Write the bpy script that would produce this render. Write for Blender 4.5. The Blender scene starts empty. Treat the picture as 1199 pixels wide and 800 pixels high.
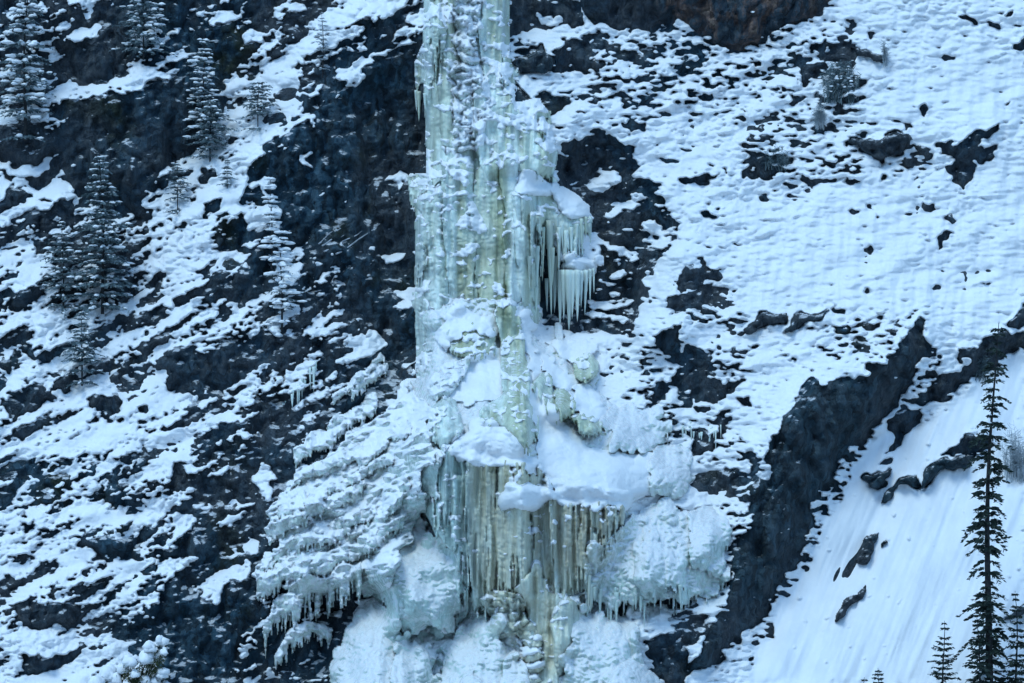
import bpy, bmesh, math, random
import numpy as np

# ------------------------------------------------------------------ camera, sky, sun, exposure
scene = bpy.context.scene
COL = scene.collection
S = 0.05            # metres per photo pixel on the reference plane y = 0
DIST = 160.0        # the camera stands on the opposite side of the valley
ZC = 20.0
cam_d = bpy.data.cameras.new('camera')
cam_d.sensor_width = 36.0
cam_d.lens = 36.0 * DIST / (1199 * S)
cam_d.clip_start = 1.0
cam_d.clip_end = 6000.0
cam = bpy.data.objects.new('camera', cam_d)
cam.location = (0, -DIST, ZC)
cam.rotation_euler = (math.radians(90), 0, 0)
COL.objects.link(cam)
scene.camera = cam

SUN_EL, SUN_AZ = 62.0, 215.0      # degrees; azimuth measured from +y (north) clockwise
world = bpy.data.worlds.new('World')
scene.world = world
world.use_nodes = True
wn = world.node_tree
sky = wn.nodes.new('ShaderNodeTexSky')
sky.sky_type = 'NISHITA'
sky.sun_disc = False
sky.sun_elevation = math.radians(SUN_EL)
sky.sun_rotation = math.radians(SUN_AZ)
sky.ozone_density = 0.4
sky.dust_density = 0.3
tint_ = wn.nodes.new('ShaderNodeMix'); tint_.data_type = 'RGBA'; tint_.blend_type = 'MULTIPLY'
tint_.inputs[0].default_value = 1.0
tint_.inputs[7].default_value = (0.72, 1.0, 1.08, 1)      # cold blue winter shade
wn.links.new(sky.outputs[0], tint_.inputs[6])
wn.links.new(tint_.outputs[2], wn.nodes['Background'].inputs[0])
wn.nodes['Background'].inputs[1].default_value = 0.15
sun_d = bpy.data.lights.new('sun', 'SUN')
sun_d.energy = 0.8
sun_d.angle = math.radians(20)
sun_d.color = (0.78, 0.97, 1.0)
sun = bpy.data.objects.new('sun', sun_d)
az, el = math.radians(SUN_AZ), math.radians(SUN_EL)
from mathutils import Vector, Matrix
sdir = Vector((math.sin(az) * math.cos(el), math.cos(az) * math.cos(el), math.sin(el)))
sun.rotation_euler = sdir.to_track_quat('Z', 'Y').to_euler()
COL.objects.link(sun)
scene.view_settings.view_transform = 'Standard'
scene.view_settings.look = 'None'
scene.view_settings.gamma = 1.0
scene.view_settings.use_curve_mapping = False
scene.view_settings.exposure = 0.85
scene.cycles.use_denoising = True
scene.cycles.max_bounces = 5
scene.cycles.diffuse_bounces = 3

# ------------------------------------------------------------------ helpers
rng = np.random.RandomState(7)
random.seed(7)
U0, V0, NU, NV = -100, -70, 1400, 940      # the sheet reaches past the photo on all sides
uu = np.arange(NU) + U0
vv = np.arange(NV) + V0
UU, VV = np.meshgrid(uu.astype(float), vv.astype(float))

def tag(o, label=None, cat=None, group=None, kind=None):
    if label: o['label'] = label
    if cat: o['category'] = cat
    if group: o['group'] = group
    if kind: o['kind'] = kind
    return o

def at(u, v, D):
    """point of the place seen at photo position (u, v) that lies D metres in front of the reference plane"""
    k = S * (DIST - D) / DIST
    return Vector(((u - 599.5) * k, -D, ZC + (400.0 - v) * k))

def empty(name, loc=(0, 0, 0), rz=0.0):
    o = bpy.data.objects.new(name, None)
    o.location = loc
    o.rotation_euler = (0, 0, rz)
    o.empty_display_size = 0.5
    COL.objects.link(o)
    return o

FX = np.fft.fftfreq(NU)[None, :NU]
FY = np.fft.fftfreq(NV)[:, None]
FXr = np.fft.rfftfreq(NU)[None, :]

def noise(lx, ly, ang=0.0, seed=0, band=2.5):
    """band limited noise with lx by ly pixel grains, the long axis turned by ang degrees (up to the right)"""
    r = np.random.RandomState(seed)
    w = np.fft.rfft2(r.randn(NV, NU))
    a = math.radians(-ang)
    fx = FXr * math.cos(a) + FY * math.sin(a)
    fy = -FXr * math.sin(a) + FY * math.cos(a)
    q = (fx * lx) ** 2 + (fy * ly) ** 2
    f = np.exp(-q * 6.0)
    if band:
        f = f - np.exp(-q * 6.0 * band * band)
    n = np.fft.irfft2(w * f, s=(NV, NU))
    return (n - n.mean()) / n.std()

def blur(a, sig):
    f = np.exp(-2 * (math.pi * sig) ** 2 * (FXr ** 2 + FY ** 2))
    return np.fft.irfft2(np.fft.rfft2(a) * f, s=(NV, NU))

def sstep(a, b, x):
    t = np.clip((x - a) / (b - a), 0, 1)
    return t * t * (3 - 2 * t)

def poly_mask(pts, U=None, V=None):
    if U is None: U, V = UU, VV
    m = np.zeros(U.shape, bool)
    n = len(pts)
    xs = [p[0] for p in pts]; ys = [p[1] for p in pts]
    sel = (U >= min(xs) - 1) & (U <= max(xs) + 1) & (V >= min(ys) - 1) & (V <= max(ys) + 1)
    if not sel.any(): return m
    u = U[sel]; v = V[sel]
    ins = np.zeros(u.shape, bool)
    for i in range(n):
        x0, y0 = pts[i]; x1, y1 = pts[(i + 1) % n]
        if y0 == y1: continue
        c = (y0 > v) != (y1 > v)
        ins ^= c & (u < (x1 - x0) * (v - y0) / (y1 - y0) + x0)
    m[sel] = ins
    return m

ORG = {1: (0, 0), 2: (0, 267), 3: (0, 534), 4: (400, 0), 5: (400, 267), 6: (400, 534), 7: (800, 0), 8: (800, 267), 9: (800, 534)}
def T3(tile, flat):
    ox, oy = ORG[tile]
    return [(ox + flat[i] / 3.0, oy + flat[i + 1] / 3.0) for i in range(0, len(flat), 2)]

def bil(a, u, v):
    x = np.clip(u - U0, 0, NU - 1.001); y = np.clip(v - V0, 0, NV - 1.001)
    i = x.astype(int); j = y.astype(int); fx = x - i; fy = y - j
    return a[j, i] * (1 - fx) * (1 - fy) + a[j, i + 1] * fx * (1 - fy) + a[j + 1, i] * (1 - fx) * fy + a[j + 1, i + 1] * fx * fy

def sheet(name, D, keep, mat, parent=None, r0=0, c0=0, smooth=True, col=None):
    """mesh over the part of the sheet where keep (per vertex); D is a depth map (metres towards the valley)"""
    h, w = D.shape
    fm = keep[:-1, :-1] & keep[1:, :-1] & keep[:-1, 1:] & keep[1:, 1:]
    jj, ii = np.nonzero(fm)
    a = jj * w + ii
    quads = np.stack([a, a + w, a + w + 1, a + 1], 1)
    used = np.unique(quads)
    remap = np.full(h * w, -1, np.int64); remap[used] = np.arange(len(used))
    quads = remap[quads]
    u = (used % w) + c0 + U0; v = (used // w) + r0 + V0
    d = D.ravel()[used]
    k = S * (DIST - d) / DIST
    co = np.stack([(u - 599.5) * k, -d, ZC + (400.0 - v) * k], 1)
    if parent is not None:
        co = co - np.array(parent.location)
    me = bpy.data.meshes.new(name)
    me.vertices.add(len(co)); me.vertices.foreach_set('co', co.astype(np.float32).ravel())
    nf = len(quads)
    me.loops.add(nf * 4); me.loops.foreach_set('vertex_index', quads.astype(np.int32).ravel())
    me.polygons.add(nf)
    me.polygons.foreach_set('loop_start', (np.arange(nf) * 4).astype(np.int32))
    me.polygons.foreach_set('use_smooth', np.full(nf, smooth, bool))
    me.update(calc_edges=True)
    if col is not None:
        at_ = me.attributes.new('stain', 'FLOAT_COLOR', 'POINT')  # mineral stain together with painted flute shade
        cc = np.ones((len(used), 4), np.float32); cc[:, :3] = col.reshape(-1, 3)[used]
        at_.data.foreach_set('color', cc.ravel())
    me.materials.append(mat)
    o = bpy.data.objects.new(name, me)
    COL.objects.link(o)
    if parent is not None: o.parent = parent
    return o

# ------------------------------------------------------------------ materials
def new_mat(name):
    m = bpy.data.materials.new(name); m.use_nodes = True
    nt = m.node_tree
    return m, nt, nt.nodes['Principled BSDF']

def ramp(nt, stops):
    r = nt.nodes.new('ShaderNodeValToRGB')
    e = r.color_ramp.elements
    while len(e) < len(stops): e.new(0.5)
    for k, (p, c) in enumerate(stops):
        e[k].position = p; e[k].color = (c[0], c[1], c[2], 1)
    return r

def tex(nt, scale, detail=4, stretch=(1, 1, 1), rough=0.6, turn=0.0):
    tc = nt.nodes.new('ShaderNodeTexCoord'); mp = nt.nodes.new('ShaderNodeMapping')
    mp.inputs['Rotation'].default_value = (0, turn, 0)
    mp.inputs['Scale'].default_value = stretch
    n = nt.nodes.new('ShaderNodeTexNoise'); n.inputs['Scale'].default_value = scale
    n.inputs['Detail'].default_value = detail; n.inputs['Roughness'].default_value = rough
    nt.links.new(tc.outputs['Object'], mp.inputs[0]); nt.links.new(mp.outputs[0], n.inputs['Vector'])
    return n

def bump(nt, bs, h, strength, dist):
    b = nt.nodes.new('ShaderNodeBump'); b.inputs['Strength'].default_value = strength
    b.inputs['Distance'].default_value = dist
    nt.links.new(h, b.inputs['Height']); nt.links.new(b.outputs[0], bs.inputs['Normal'])

def mixc(nt, fac, a, b):
    m = nt.nodes.new('ShaderNodeMix'); m.data_type = 'RGBA'
    nt.links.new(fac, m.inputs[0]); nt.links.new(a, m.inputs[6])
    if isinstance(b, tuple): m.inputs[7].default_value = (*b, 1)
    else: nt.links.new(b, m.inputs[7])
    return m.outputs[2]

def settled(nt, lo, hi, scale=2.2, amt=1.0, stretch=(1, 1, 0.8), turn=0.0):
    # how much snow has settled: up-facing ground, broken up by noise
    ge = nt.nodes.new('ShaderNodeNewGeometry'); sx = nt.nodes.new('ShaderNodeSeparateXYZ')
    nt.links.new(ge.outputs['Normal'], sx.inputs[0])
    n = tex(nt, scale, 7, stretch, 0.75, turn)
    a = nt.nodes.new('ShaderNodeMath'); a.operation = 'MULTIPLY_ADD'
    nt.links.new(n.outputs['Fac'], a.inputs[0]); a.inputs[1].default_value = 1.3; nt.links.new(sx.outputs[2], a.inputs[2])
    mr = nt.nodes.new('ShaderNodeMapRange'); mr.interpolation_type = 'SMOOTHSTEP'
    mr.inputs[1].default_value = lo + 0.65; mr.inputs[2].default_value = hi + 0.65; mr.inputs[4].default_value = amt
    nt.links.new(a.outputs[0], mr.inputs[0])
    return mr.outputs[0]

def mat_rock(name, stops, moss=(0.016, 0.026, 0.018), mossamt=0.62, up=0.72):
    m, nt, bs = new_mat(name)
    n = tex(nt, 0.9, 7, (1, 1, 0.45), 0.68)
    r = ramp(nt, stops); nt.links.new(n.outputs['Fac'], r.inputs[0])
    n2 = tex(nt, 0.28, 5, (1, 1, 1), 0.6)
    r2 = ramp(nt, [(mossamt - 0.06, (0, 0, 0)), (mossamt + 0.05, (1, 1, 1))]); nt.links.new(n2.outputs['Fac'], r2.inputs[0])
    c = mixc(nt, r2.outputs[0], r.outputs[0], moss)
    # paler grey weathered areas
    ng = tex(nt, 0.16, 4, (1, 1, 0.7), 0.6)
    rg = ramp(nt, [(0.40, (0, 0, 0)), (0.58, (0.8, 0.8, 0.8))]); nt.links.new(ng.outputs['Fac'], rg.inputs[0])
    nb = tex(nt, 2.4, 7, (1, 1, 0.5), 0.7)
    rb = ramp(nt, [(0.30, (0.020, 0.028, 0.036)), (0.52, (0.062, 0.072, 0.084)), (0.72, (0.135, 0.142, 0.150))]); nt.links.new(nb.outputs['Fac'], rb.inputs[0])
    c = mixc(nt, rg.outputs[0], c, rb.outputs[0])
    # rime frozen onto the stone in fine flecks
    n3 = tex(nt, 5.0, 6, (1, 1, 0.8), 0.75)
    r3 = ramp(nt, [(0.60, (0, 0, 0)), (0.80, (0.55, 0.55, 0.55))]); nt.links.new(n3.outputs['Fac'], r3.inputs[0])
    c = mixc(nt, r3.outputs[0], c, (0.10, 0.11, 0.125))
    c = mixc(nt, settled(nt, up, up + 0.16, 3.4, 0.95, (0.42, 1, 1.25), 0.33), c, (0.78, 0.80, 0.83))
    nt.links.new(c, bs.inputs['Base Color'])
    bs.inputs['Roughness'].default_value = 0.78
    bs.inputs['Specular IOR Level'].default_value = 0.25
    # fractured facets: random tone per block, cracks and broken planes in the relief
    tc = nt.nodes.new('ShaderNodeTexCoord'); mp = nt.nodes.new('ShaderNodeMapping')
    mp.inputs['Scale'].default_value = (1, 1, 0.55); mp.inputs['Rotation'].default_value = (0, 0.35, 0.2)
    nt.links.new(tc.outputs['Object'], mp.inputs[0])
    nd = tex(nt, 1.6, 4); va = nt.nodes.new('ShaderNodeVectorMath'); va.operation = 'MULTIPLY_ADD'
    nt.links.new(nd.outputs['Color'], va.inputs[0]); va.inputs[1].default_value = (0.55, 0.55, 0.55); nt.links.new(mp.outputs[0], va.inputs[2])
    hs = []
    for sc_ in (0.9, 2.6):
        vo = nt.nodes.new('ShaderNodeTexVoronoi'); vo.inputs['Scale'].default_value = sc_
        nt.links.new(va.outputs[0], vo.inputs['Vector'])
        ve = nt.nodes.new('ShaderNodeTexVoronoi'); ve.feature = 'DISTANCE_TO_EDGE'; ve.inputs['Scale'].default_value = sc_
        nt.links.new(va.outputs[0], ve.inputs['Vector'])
        mr = nt.nodes.new('ShaderNodeMapRange'); mr.inputs[2].default_value = 0.10; nt.links.new(ve.outputs['Distance'], mr.inputs[0])
        dot = nt.nodes.new('ShaderNodeVectorMath'); dot.operation = 'DOT_PRODUCT'
        sub = nt.nodes.new('ShaderNodeVectorMath'); sub.operation = 'SUBTRACT'
        nt.links.new(va.outputs[0], sub.inputs[0]); nt.links.new(vo.outputs['Position'], sub.inputs[1])
        ctr = nt.nodes.new('ShaderNodeVectorMath'); ctr.operation = 'SUBTRACT'; ctr.inputs[1].default_value = (0.5, 0.5, 0.5)
        nt.links.new(vo.outputs['Color'], ctr.inputs[0])
        nt.links.new(sub.outputs[0], dot.inputs[0]); nt.links.new(ctr.outputs[0], dot.inputs[1])
        ad = nt.nodes.new('ShaderNodeMath'); ad.operation = 'MULTIPLY_ADD'; ad.inputs[1].default_value = 2.2
        nt.links.new(dot.outputs['Value'], ad.inputs[0])
        m2 = nt.nodes.new('ShaderNodeMath'); m2.operation = 'MULTIPLY'; m2.inputs[1].default_value = 0.25 / sc_
        nt.links.new(mr.outputs[0], m2.inputs[0]); nt.links.new(m2.outputs[0], ad.inputs[2])
        hs.append((ad.outputs[0], vo.outputs['Color']))
    sumh = nt.nodes.new('ShaderNodeMath'); sumh.operation = 'ADD'
    nt.links.new(hs[0][0], sumh.inputs[0]); nt.links.new(hs[1][0], sumh.inputs[1])
    n4 = tex(nt, 4.0, 8, (1, 1, 0.6), 0.72)
    s2 = nt.nodes.new('ShaderNodeMath'); s2.operation = 'MULTIPLY_ADD'; s2.inputs[1].default_value = 0.45
    nt.links.new(n4.outputs['Fac'], s2.inputs[0]); nt.links.new(sumh.outputs[0], s2.inputs[2])
    bump(nt, bs, s2.outputs[0], 1.0, 0.55)
    # tone per block
    sv = nt.nodes.new('ShaderNodeSeparateXYZ'); nt.links.new(hs[1][1], sv.inputs[0])
    mv = nt.nodes.new('ShaderNodeMapRange'); mv.inputs[3].default_value = 0.55; mv.inputs[4].default_value = 1.9
    nt.links.new(sv.outputs[0], mv.inputs[0])
    hv = nt.nodes.new('ShaderNodeHueSaturation'); nt.links.new(mv.outputs[0], hv.inputs['Value']); nt.links.new(r.outputs[0], hv.inputs['Color'])
    for l in list(nt.links):
        if l.from_node == r and l.to_node != hv:
            to = l.to_socket; nt.links.remove(l); nt.links.new(hv.outputs[0], to)
    return m

def mat_snow(name, a=(0.80, 0.81, 0.83), b=(0.86, 0.87, 0.885), streak=(1, 1, 0.25), bs_=0.5):
    m, nt, bs = new_mat(name)
    n = tex(nt, 0.8, 6, streak, 0.6)
    r = ramp(nt, [(0.35, a), (0.62, b)]); nt.links.new(n.outputs['Fac'], r.inputs[0])
    nt.links.new(r.outputs[0], bs.inputs['Base Color'])
    bs.inputs['Roughness'].default_value = 0.85
    bs.inputs['Specular IOR Level'].default_value = 0.15
    n4 = tex(nt, 3.0, 8, (1, 1, 0.7), 0.65)
    bump(nt, bs, n4.outputs['Fac'], bs_, 0.22)
    return m

def mat_ice(name, scale=1.2, rime=0.62, stretch=(1, 1, 0.12), bumpd=0.14, up=0.5, rime_scale=2.6):
    # clear ice takes its tint from the mineral stain where the water seeped, plus painted flute shade; rime frost lies over it in flecks
    m, nt, bs = new_mat(name)
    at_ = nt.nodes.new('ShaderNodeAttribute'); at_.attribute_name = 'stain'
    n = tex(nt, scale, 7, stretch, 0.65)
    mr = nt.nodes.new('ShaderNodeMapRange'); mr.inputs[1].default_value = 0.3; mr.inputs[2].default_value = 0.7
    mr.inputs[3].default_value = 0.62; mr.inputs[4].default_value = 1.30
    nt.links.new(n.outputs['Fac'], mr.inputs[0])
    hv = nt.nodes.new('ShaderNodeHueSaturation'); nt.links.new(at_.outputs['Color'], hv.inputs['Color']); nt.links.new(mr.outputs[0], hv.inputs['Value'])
    n2 = tex(nt, rime_scale, 8, (1, 1, 0.55), 0.75)
    r2 = ramp(nt, [(rime - 0.06, (0, 0, 0)), (rime + 0.06, (0.9, 0.9, 0.9))]); nt.links.new(n2.outputs['Fac'], r2.inputs[0])
    c = mixc(nt, r2.outputs[0], hv.outputs[0], (0.80, 0.82, 0.83))
    c = mixc(nt, settled(nt, up, up + 0.25, 3.0, 0.97), c, (0.82, 0.835, 0.85))
    nt.links.new(c, bs.inputs['Base Color'])
    rr = nt.nodes.new('ShaderNodeMapRange')
    rr.inputs[3].default_value = 0.26; rr.inputs[4].default_value = 0.75
    nt.links.new(r2.outputs[0], rr.inputs[0]); nt.links.new(rr.outputs[0], bs.inputs['Roughness'])
    bs.inputs['Specular IOR Level'].default_value = 0.45
    bs.inputs['Subsurface Weight'].default_value = 0.15
    bs.inputs['Subsurface Radius'].default_value = (0.25, 0.45, 0.5)
    bs.inputs['Subsurface Scale'].default_value = 0.35
    n4 = tex(nt, 3.4, 8, (1, 1, 0.18), 0.7)
    bump(nt, bs, n4.outputs['Fac'], 0.8, bumpd)
    return m

def mat_plain(name, a, b, scale=3.0, rough=0.8):
    m, nt, bs = new_mat(name)
    n = tex(nt, scale, 4)
    r = ramp(nt, [(0.35, a), (0.65, b)]); nt.links.new(n.outputs['Fac'], r.inputs[0])
    nt.links.new(r.outputs[0], bs.inputs['Base Color'])
    bs.inputs['Roughness'].default_value = rough
    bs.inputs['Specular IOR Level'].default_value = 0.2
    return m

M_ROCK = mat_rock('rock_dark', [(0.30, (0.006, 0.019, 0.030)), (0.50, (0.016, 0.043, 0.064)), (0.72, (0.048, 0.088, 0.118))])
M_BUTT = mat_rock('rock_buttress', [(0.30, (0.009, 0.022, 0.030)), (0.50, (0.024, 0.050, 0.066)), (0.72, (0.066, 0.100, 0.122))], mossamt=0.72, up=0.85)
M_RUST = mat_rock('rock_rust', [(0.34, (0.014, 0.028, 0.040)), (0.47, (0.034, 0.050, 0.064)), (0.56, (0.105, 0.070, 0.060)), (0.68, (0.20, 0.150, 0.115))], mossamt=0.66, up=0.9)
M_SNOW = mat_snow('snow_rough')
M_SLOPE = mat_snow('snow_slope', (0.78, 0.80, 0.83), (0.85, 0.865, 0.885), (1, 1, 0.12), 0.15)
M_UNSEEN_DARK = mat_rock('unseen_dark', [(0.30, (0.02, 0.03, 0.02)), (0.5, (0.03, 0.045, 0.03)), (0.7, (0.10, 0.11, 0.11))])  # for unseen surfaces, dark to hold back bounced and low sky light
M_CAP = mat_snow('snow_cap', bs_=0.4)
# ------------------------------------------------------------------ where snow lies and where rock is bare
# every entry: tile of the cliff, flat outline; S = snow, R = bare rock
G = np.zeros((NV, NU)); AMP = np.ones((NV, NU))
MU = np.abs(UU); MU = np.where(MU > 1198, 2396 - MU, MU)
MV = np.abs(VV); MV = np.where(MV > 799, 1598 - MV, MV)
def paint(pts, g, a):
    m = poly_mask(pts, MU, MV)
    G[m] = g; AMP[m] = a
# broad character of each zone
paint([(600, 0), (1199, 0), (1199, 800), (600, 800)], 1.05, 0.47)
paint([(0, 0), (600, 0), (600, 800), (0, 800)], -0.15, 1.0)
paint([(0, 0), (250, 0), (230, 230), (0, 260)], -0.95, 0.75)
paint([(250, 0), (500, 0), (500, 480), (330, 480), (250, 270)], -0.75, 0.8)
paint([(0, 420), (235, 430), (215, 600), (200, 800), (0, 800)], 0.30, 0.95)
paint([(200, 520), (330, 480), (420, 560), (400, 800), (200, 800)], -0.85, 0.75)
paint([(350, 285), (490, 290), (490, 470), (360, 470)], -0.55, 0.9)
paint([(50, 270), (150, 270), (150, 350), (50, 350)], -0.75, 0.8)
paint([(800, 30), (843, 54), (900, 37), (950, 30), (1005, 10), (1000, 45), (960, 85), (945, 110), (900, 87), (880, 112), (835, 110), (620, 110), (625, 60), (700, 32)], 0.12, 0.75)
paint([(690, 35), (800, 25), (820, 110), (720, 130), (700, 90)], 0.15, 0.8)
paint([(860, 60), (1000, 60), (1010, 180), (880, 190)], 0.55, 0.7)
paint([(860, 165), (960, 170), (985, 215), (880, 225)], 0.45, 0.8)
paint([(960, 170), (1100, 170), (1110, 215), (960, 215)], 0.6, 0.7)
paint([(800, 300), (875, 310), (880, 370), (800, 370)], 0.35, 0.8)
paint([(960, 385), (1060, 370), (1075, 400), (1040, 420), (950, 430)], 0.45, 0.8)
paint([(730, 390), (870, 400), (850, 560), (740, 520)], 0.55, 0.9)
paint([(1020, 395), (1080, 400), (1080, 460), (1050, 470)], 0.6, 0.9)
paint([(800, 560), (880, 530), (870, 700), (850, 740), (760, 760), (800, 660)], 0.25, 0.9)
# zones run into one another without an edge
zu = noise(70, 60, 0, 15) * 13; zv = noise(70, 60, 0, 16) * 10
G = bil(blur(G, 7), UU + zu, VV + zv); AMP = bil(blur(AMP, 7), UU + zu, VV + zv)
# open snow
for p in ([(865, 240), (990, 215), (1110, 200), (1115, 270), (1080, 360), (980, 375), (880, 370), (870, 300)],
          [(1130, 225), (1199, 120), (1199, 350), (1150, 385), (1090, 380), (1100, 300)],
          [(1000, 40), (1120, 30), (1199, 70), (1190, 110), (1130, 170), (1040, 160), (1010, 100)]):
    paint(p, 1.25, 0.4)
GULLY = [(1199, 415), (1150, 450), (1080, 500), (1030, 510), (975, 560), (960, 610), (930, 670), (900, 715), (885, 745), (880, 800), (1199, 800)]
paint(GULLY, 1.8, 0.25)
SN = [
 (1, 0,40,60,45,130,10,150,50,90,60,20,70), (1, 280,40,320,10,370,20,340,55,290,70), (1, 230,135,270,95,370,60,405,45,410,85,380,100,320,125,255,165),
 (1, 175,90,235,80,230,105,180,105), (1, 150,190,190,160,240,205,230,215,180,200),
 (1, 0,340,60,330,150,340,190,290,270,270,310,290,400,300,440,250,500,220,560,240,640,235,640,250,560,265,530,305,420,320,360,330,240,365,170,370,130,340,40,360),
 (1, 0,380,60,385,140,370,180,410,110,445,60,460,0,440), (1, 280,465,310,400,410,365,435,390,380,430,310,455), (1, 600,205,650,180,660,200,610,220),
 (1, 0,570,60,590,130,570,180,545,215,545,220,560,160,590,60,620,0,600), (1, 60,640,130,650,210,610,250,625,230,650,300,690,290,720,200,710,160,670,120,690,60,680),
 (1, 0,620,40,640,25,690,0,700), (1, 80,720,130,690,190,700,170,730,110,735), (1, 0,740,80,750,90,790,0,800), (1, 545,135,575,150,560,190,530,180),
 (1, 430,110,470,112,520,140,500,155,460,140), (1, 470,150,540,95,575,80,560,110,500,160), (1, 720,110,760,60,790,30,840,70,800,90,760,95), (1, 220,0,310,0,320,12,240,14), (1, 350,0,400,0,395,15,365,18),
 (1, 1200,10,1150,30,1120,70,1090,110,1030,150,1000,180,940,200,880,260,800,300,760,380,800,420,720,520,640,600,560,690,530,800,750,800,800,740,840,700,880,560,960,490,1030,460,1100,400,1040,350,1030,230,1100,200,1200,150),
 (1, 970,30,1080,10,1100,40,1050,50), (1, 1030,80,1120,75,1110,100,1040,105), (1, 890,80,940,65,960,85,900,100), (1, 860,110,890,100,930,130,920,150,880,140,850,180,840,230,826,235,840,170),
 (1, 1040,330,1140,290,1130,320,1050,350), (1, 1140,350,1200,335,1200,360,1140,365), (1, 1060,530,1110,540,1100,590,1030,670,1020,660,1080,590), (1, 1080,400,1110,420,1100,470,1070,420),
 (1, 900,720,990,735,1000,800,880,800,850,760), (1, 410,335,445,330,450,345,415,350), (1, 550,355,590,340,596,345,555,362), (1, 920,630,945,620,960,700,940,720), (1, 545,560,580,550,590,600,560,620),
 (2, 0,110,60,105,100,120,60,150,0,145), (2, 70,60,100,45,130,70,120,110,180,90,190,130,120,180,60,220,20,200,90,120),
 (2, 530,0,720,0,780,60,890,95,860,150,790,140,740,110,660,150,560,230,440,330,430,310,500,220,460,190,520,130), (2, 440,330,480,260,600,180,640,190,560,270,500,310),
 (2, 570,320,640,280,730,265,790,300,760,325,700,320,640,310,600,340), (2, 0,320,80,290,150,240,170,300,240,310,250,420,160,425,120,370,60,350),
 (2, 0,500,60,460,80,430,150,460,280,460,310,500,270,520,180,500,150,530,90,540,20,550), (2, 180,590,200,550,260,570,350,520,420,540,380,590,330,600,250,650,230,640,280,590),
 (2, 20,670,100,630,200,610,260,600,230,650,160,650,60,690), (2, 0,760,100,720,220,670,330,650,420,690,500,720,620,700,680,740,660,790,400,800,0,800),
 (2, 430,520,520,510,560,550,690,590,690,610,640,640,610,680,540,700,420,650,400,560), (2, 420,360,500,350,570,350,560,375,500,380,480,420,420,430,370,390),
 (2, 530,430,600,380,660,370,730,385,700,420,640,440,580,440,560,470), (2, 800,610,860,560,900,530,980,520,960,560,900,590,830,620), (2, 700,660,780,650,900,640,870,680,760,690),
 (2, 990,530,1040,480,1100,460,1110,490,1050,520,1000,560), (2, 810,380,870,370,910,350,900,375,850,390), (2, 930,340,1000,330,1050,380,960,380), (2, 860,260,940,210,980,240,960,260,900,275),
 (2, 950,40,1000,60,1040,90,1030,110,980,80), (2, 980,150,1040,130,1060,180,1040,200,980,190), (2, 1060,350,1120,320,1190,340,1180,370,1090,380),
 (3, 240,270,300,160,420,150,480,190,600,120,605,200,560,240,500,230,430,270,380,250,300,220), (3, 0,280,70,260,200,290,320,320,330,340,200,380,60,350,0,360),
 (3, 160,420,240,390,270,410,210,430,160,435), (3, 400,375,480,365,480,380,410,388), (3, 430,470,510,410,520,425,470,480), (3, 0,490,100,440,190,480,90,500,40,530), (3, 0,415,130,400,100,430,0,430),
 (3, 185,505,230,505,230,515,185,517), (3, 0,600,40,590,30,620,230,600,320,640,260,680,140,690,40,700,0,660),
 (3, 0,740,90,760,100,780,200,740,330,680,350,620,420,605,480,640,440,700,350,740,330,790,0,800), (3, 705,70,790,20,795,70,730,80), (3, 660,180,730,145,735,185,690,200),
 (3, 610,220,690,210,690,240,620,280), (3, 680,0,692,20,675,80,662,60), (3, 700,520,740,410,830,370,860,350,880,400,860,430,780,470,760,530), (3, 800,350,860,290,900,310,900,350,860,340,790,365),
 (3, 800,170,860,145,870,160,820,190), (3, 770,240,840,205,850,215,790,250), (3, 880,90,920,30,960,60,940,180,925,140,900,130), (3, 880,650,960,610,970,620,900,660), (3, 890,770,970,755,980,785,900,800), (3, 120,20,150,20,110,110,60,150,20,185,10,170,80,110),
 (4, 0,0,240,0,170,40,100,60,40,90,0,90), (4, 0,110,60,100,80,130,30,150,0,160), (4, 0,240,110,190,250,155,260,160,100,220,70,280,20,300,0,260), (4, 180,115,250,105,255,120,190,130),
 (4, 40,190,100,150,110,170,60,205), (4, 240,50,300,10,310,30,270,80,230,65), (4, 190,365,250,345,240,360,200,375), (4, 150,440,220,405,225,430,180,460), (4, 20,565,60,530,55,550),
 (4, 110,630,190,600,230,600,250,640,200,690,170,650), (4, 700,50,740,30,790,60,790,100,760,160,640,160,620,140,690,110), (4, 660,260,690,230,780,250,930,260,860,330,690,330),
 (4, 790,640,840,640,920,590,970,620,930,660,880,680,800,660), (4, 920,740,1020,690,1080,700,1000,740), (4, 740,480,770,490,760,505,735,500),
 (5, 120,100,220,65,270,80,250,95,140,105), (5, 180,230,270,195,250,240), (5, 180,270,240,240,275,230,280,280), (5, 190,480,260,470,230,500), (5, 0,230,90,225,130,250,60,275,0,260), (5, 20,130,90,90,140,75,100,120), (5, 0,400,60,370,130,360,150,420,80,430),
 (5, 800,110,880,35,960,50,960,60,870,100), (5, 930,70,980,65,1040,90,1000,100,960,120), (5, 1040,60,1090,20,1120,0,1180,0,1100,70), (5, 640,540,700,620,800,700,880,730,1050,740,1200,760,1200,800,640,800),
 (6, 720,0,1160,0,1180,70,1100,130,1200,130,1200,210,1050,190,1000,180,850,160,760,150), (6, 850,340,900,320,1040,200,1120,200,1200,240,1200,480,1120,560,1030,480,960,420,900,460,850,430),
 (6, 800,540,900,560,1030,590,1080,660,1040,720,1120,780,1200,800,780,800), (6, 0,680,60,520,150,500,200,620,330,650,450,560,540,590,600,700,700,780,700,800,0,800),
 (9, 0,480,40,440,120,460,150,530,90,600,70,560), ]
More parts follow.
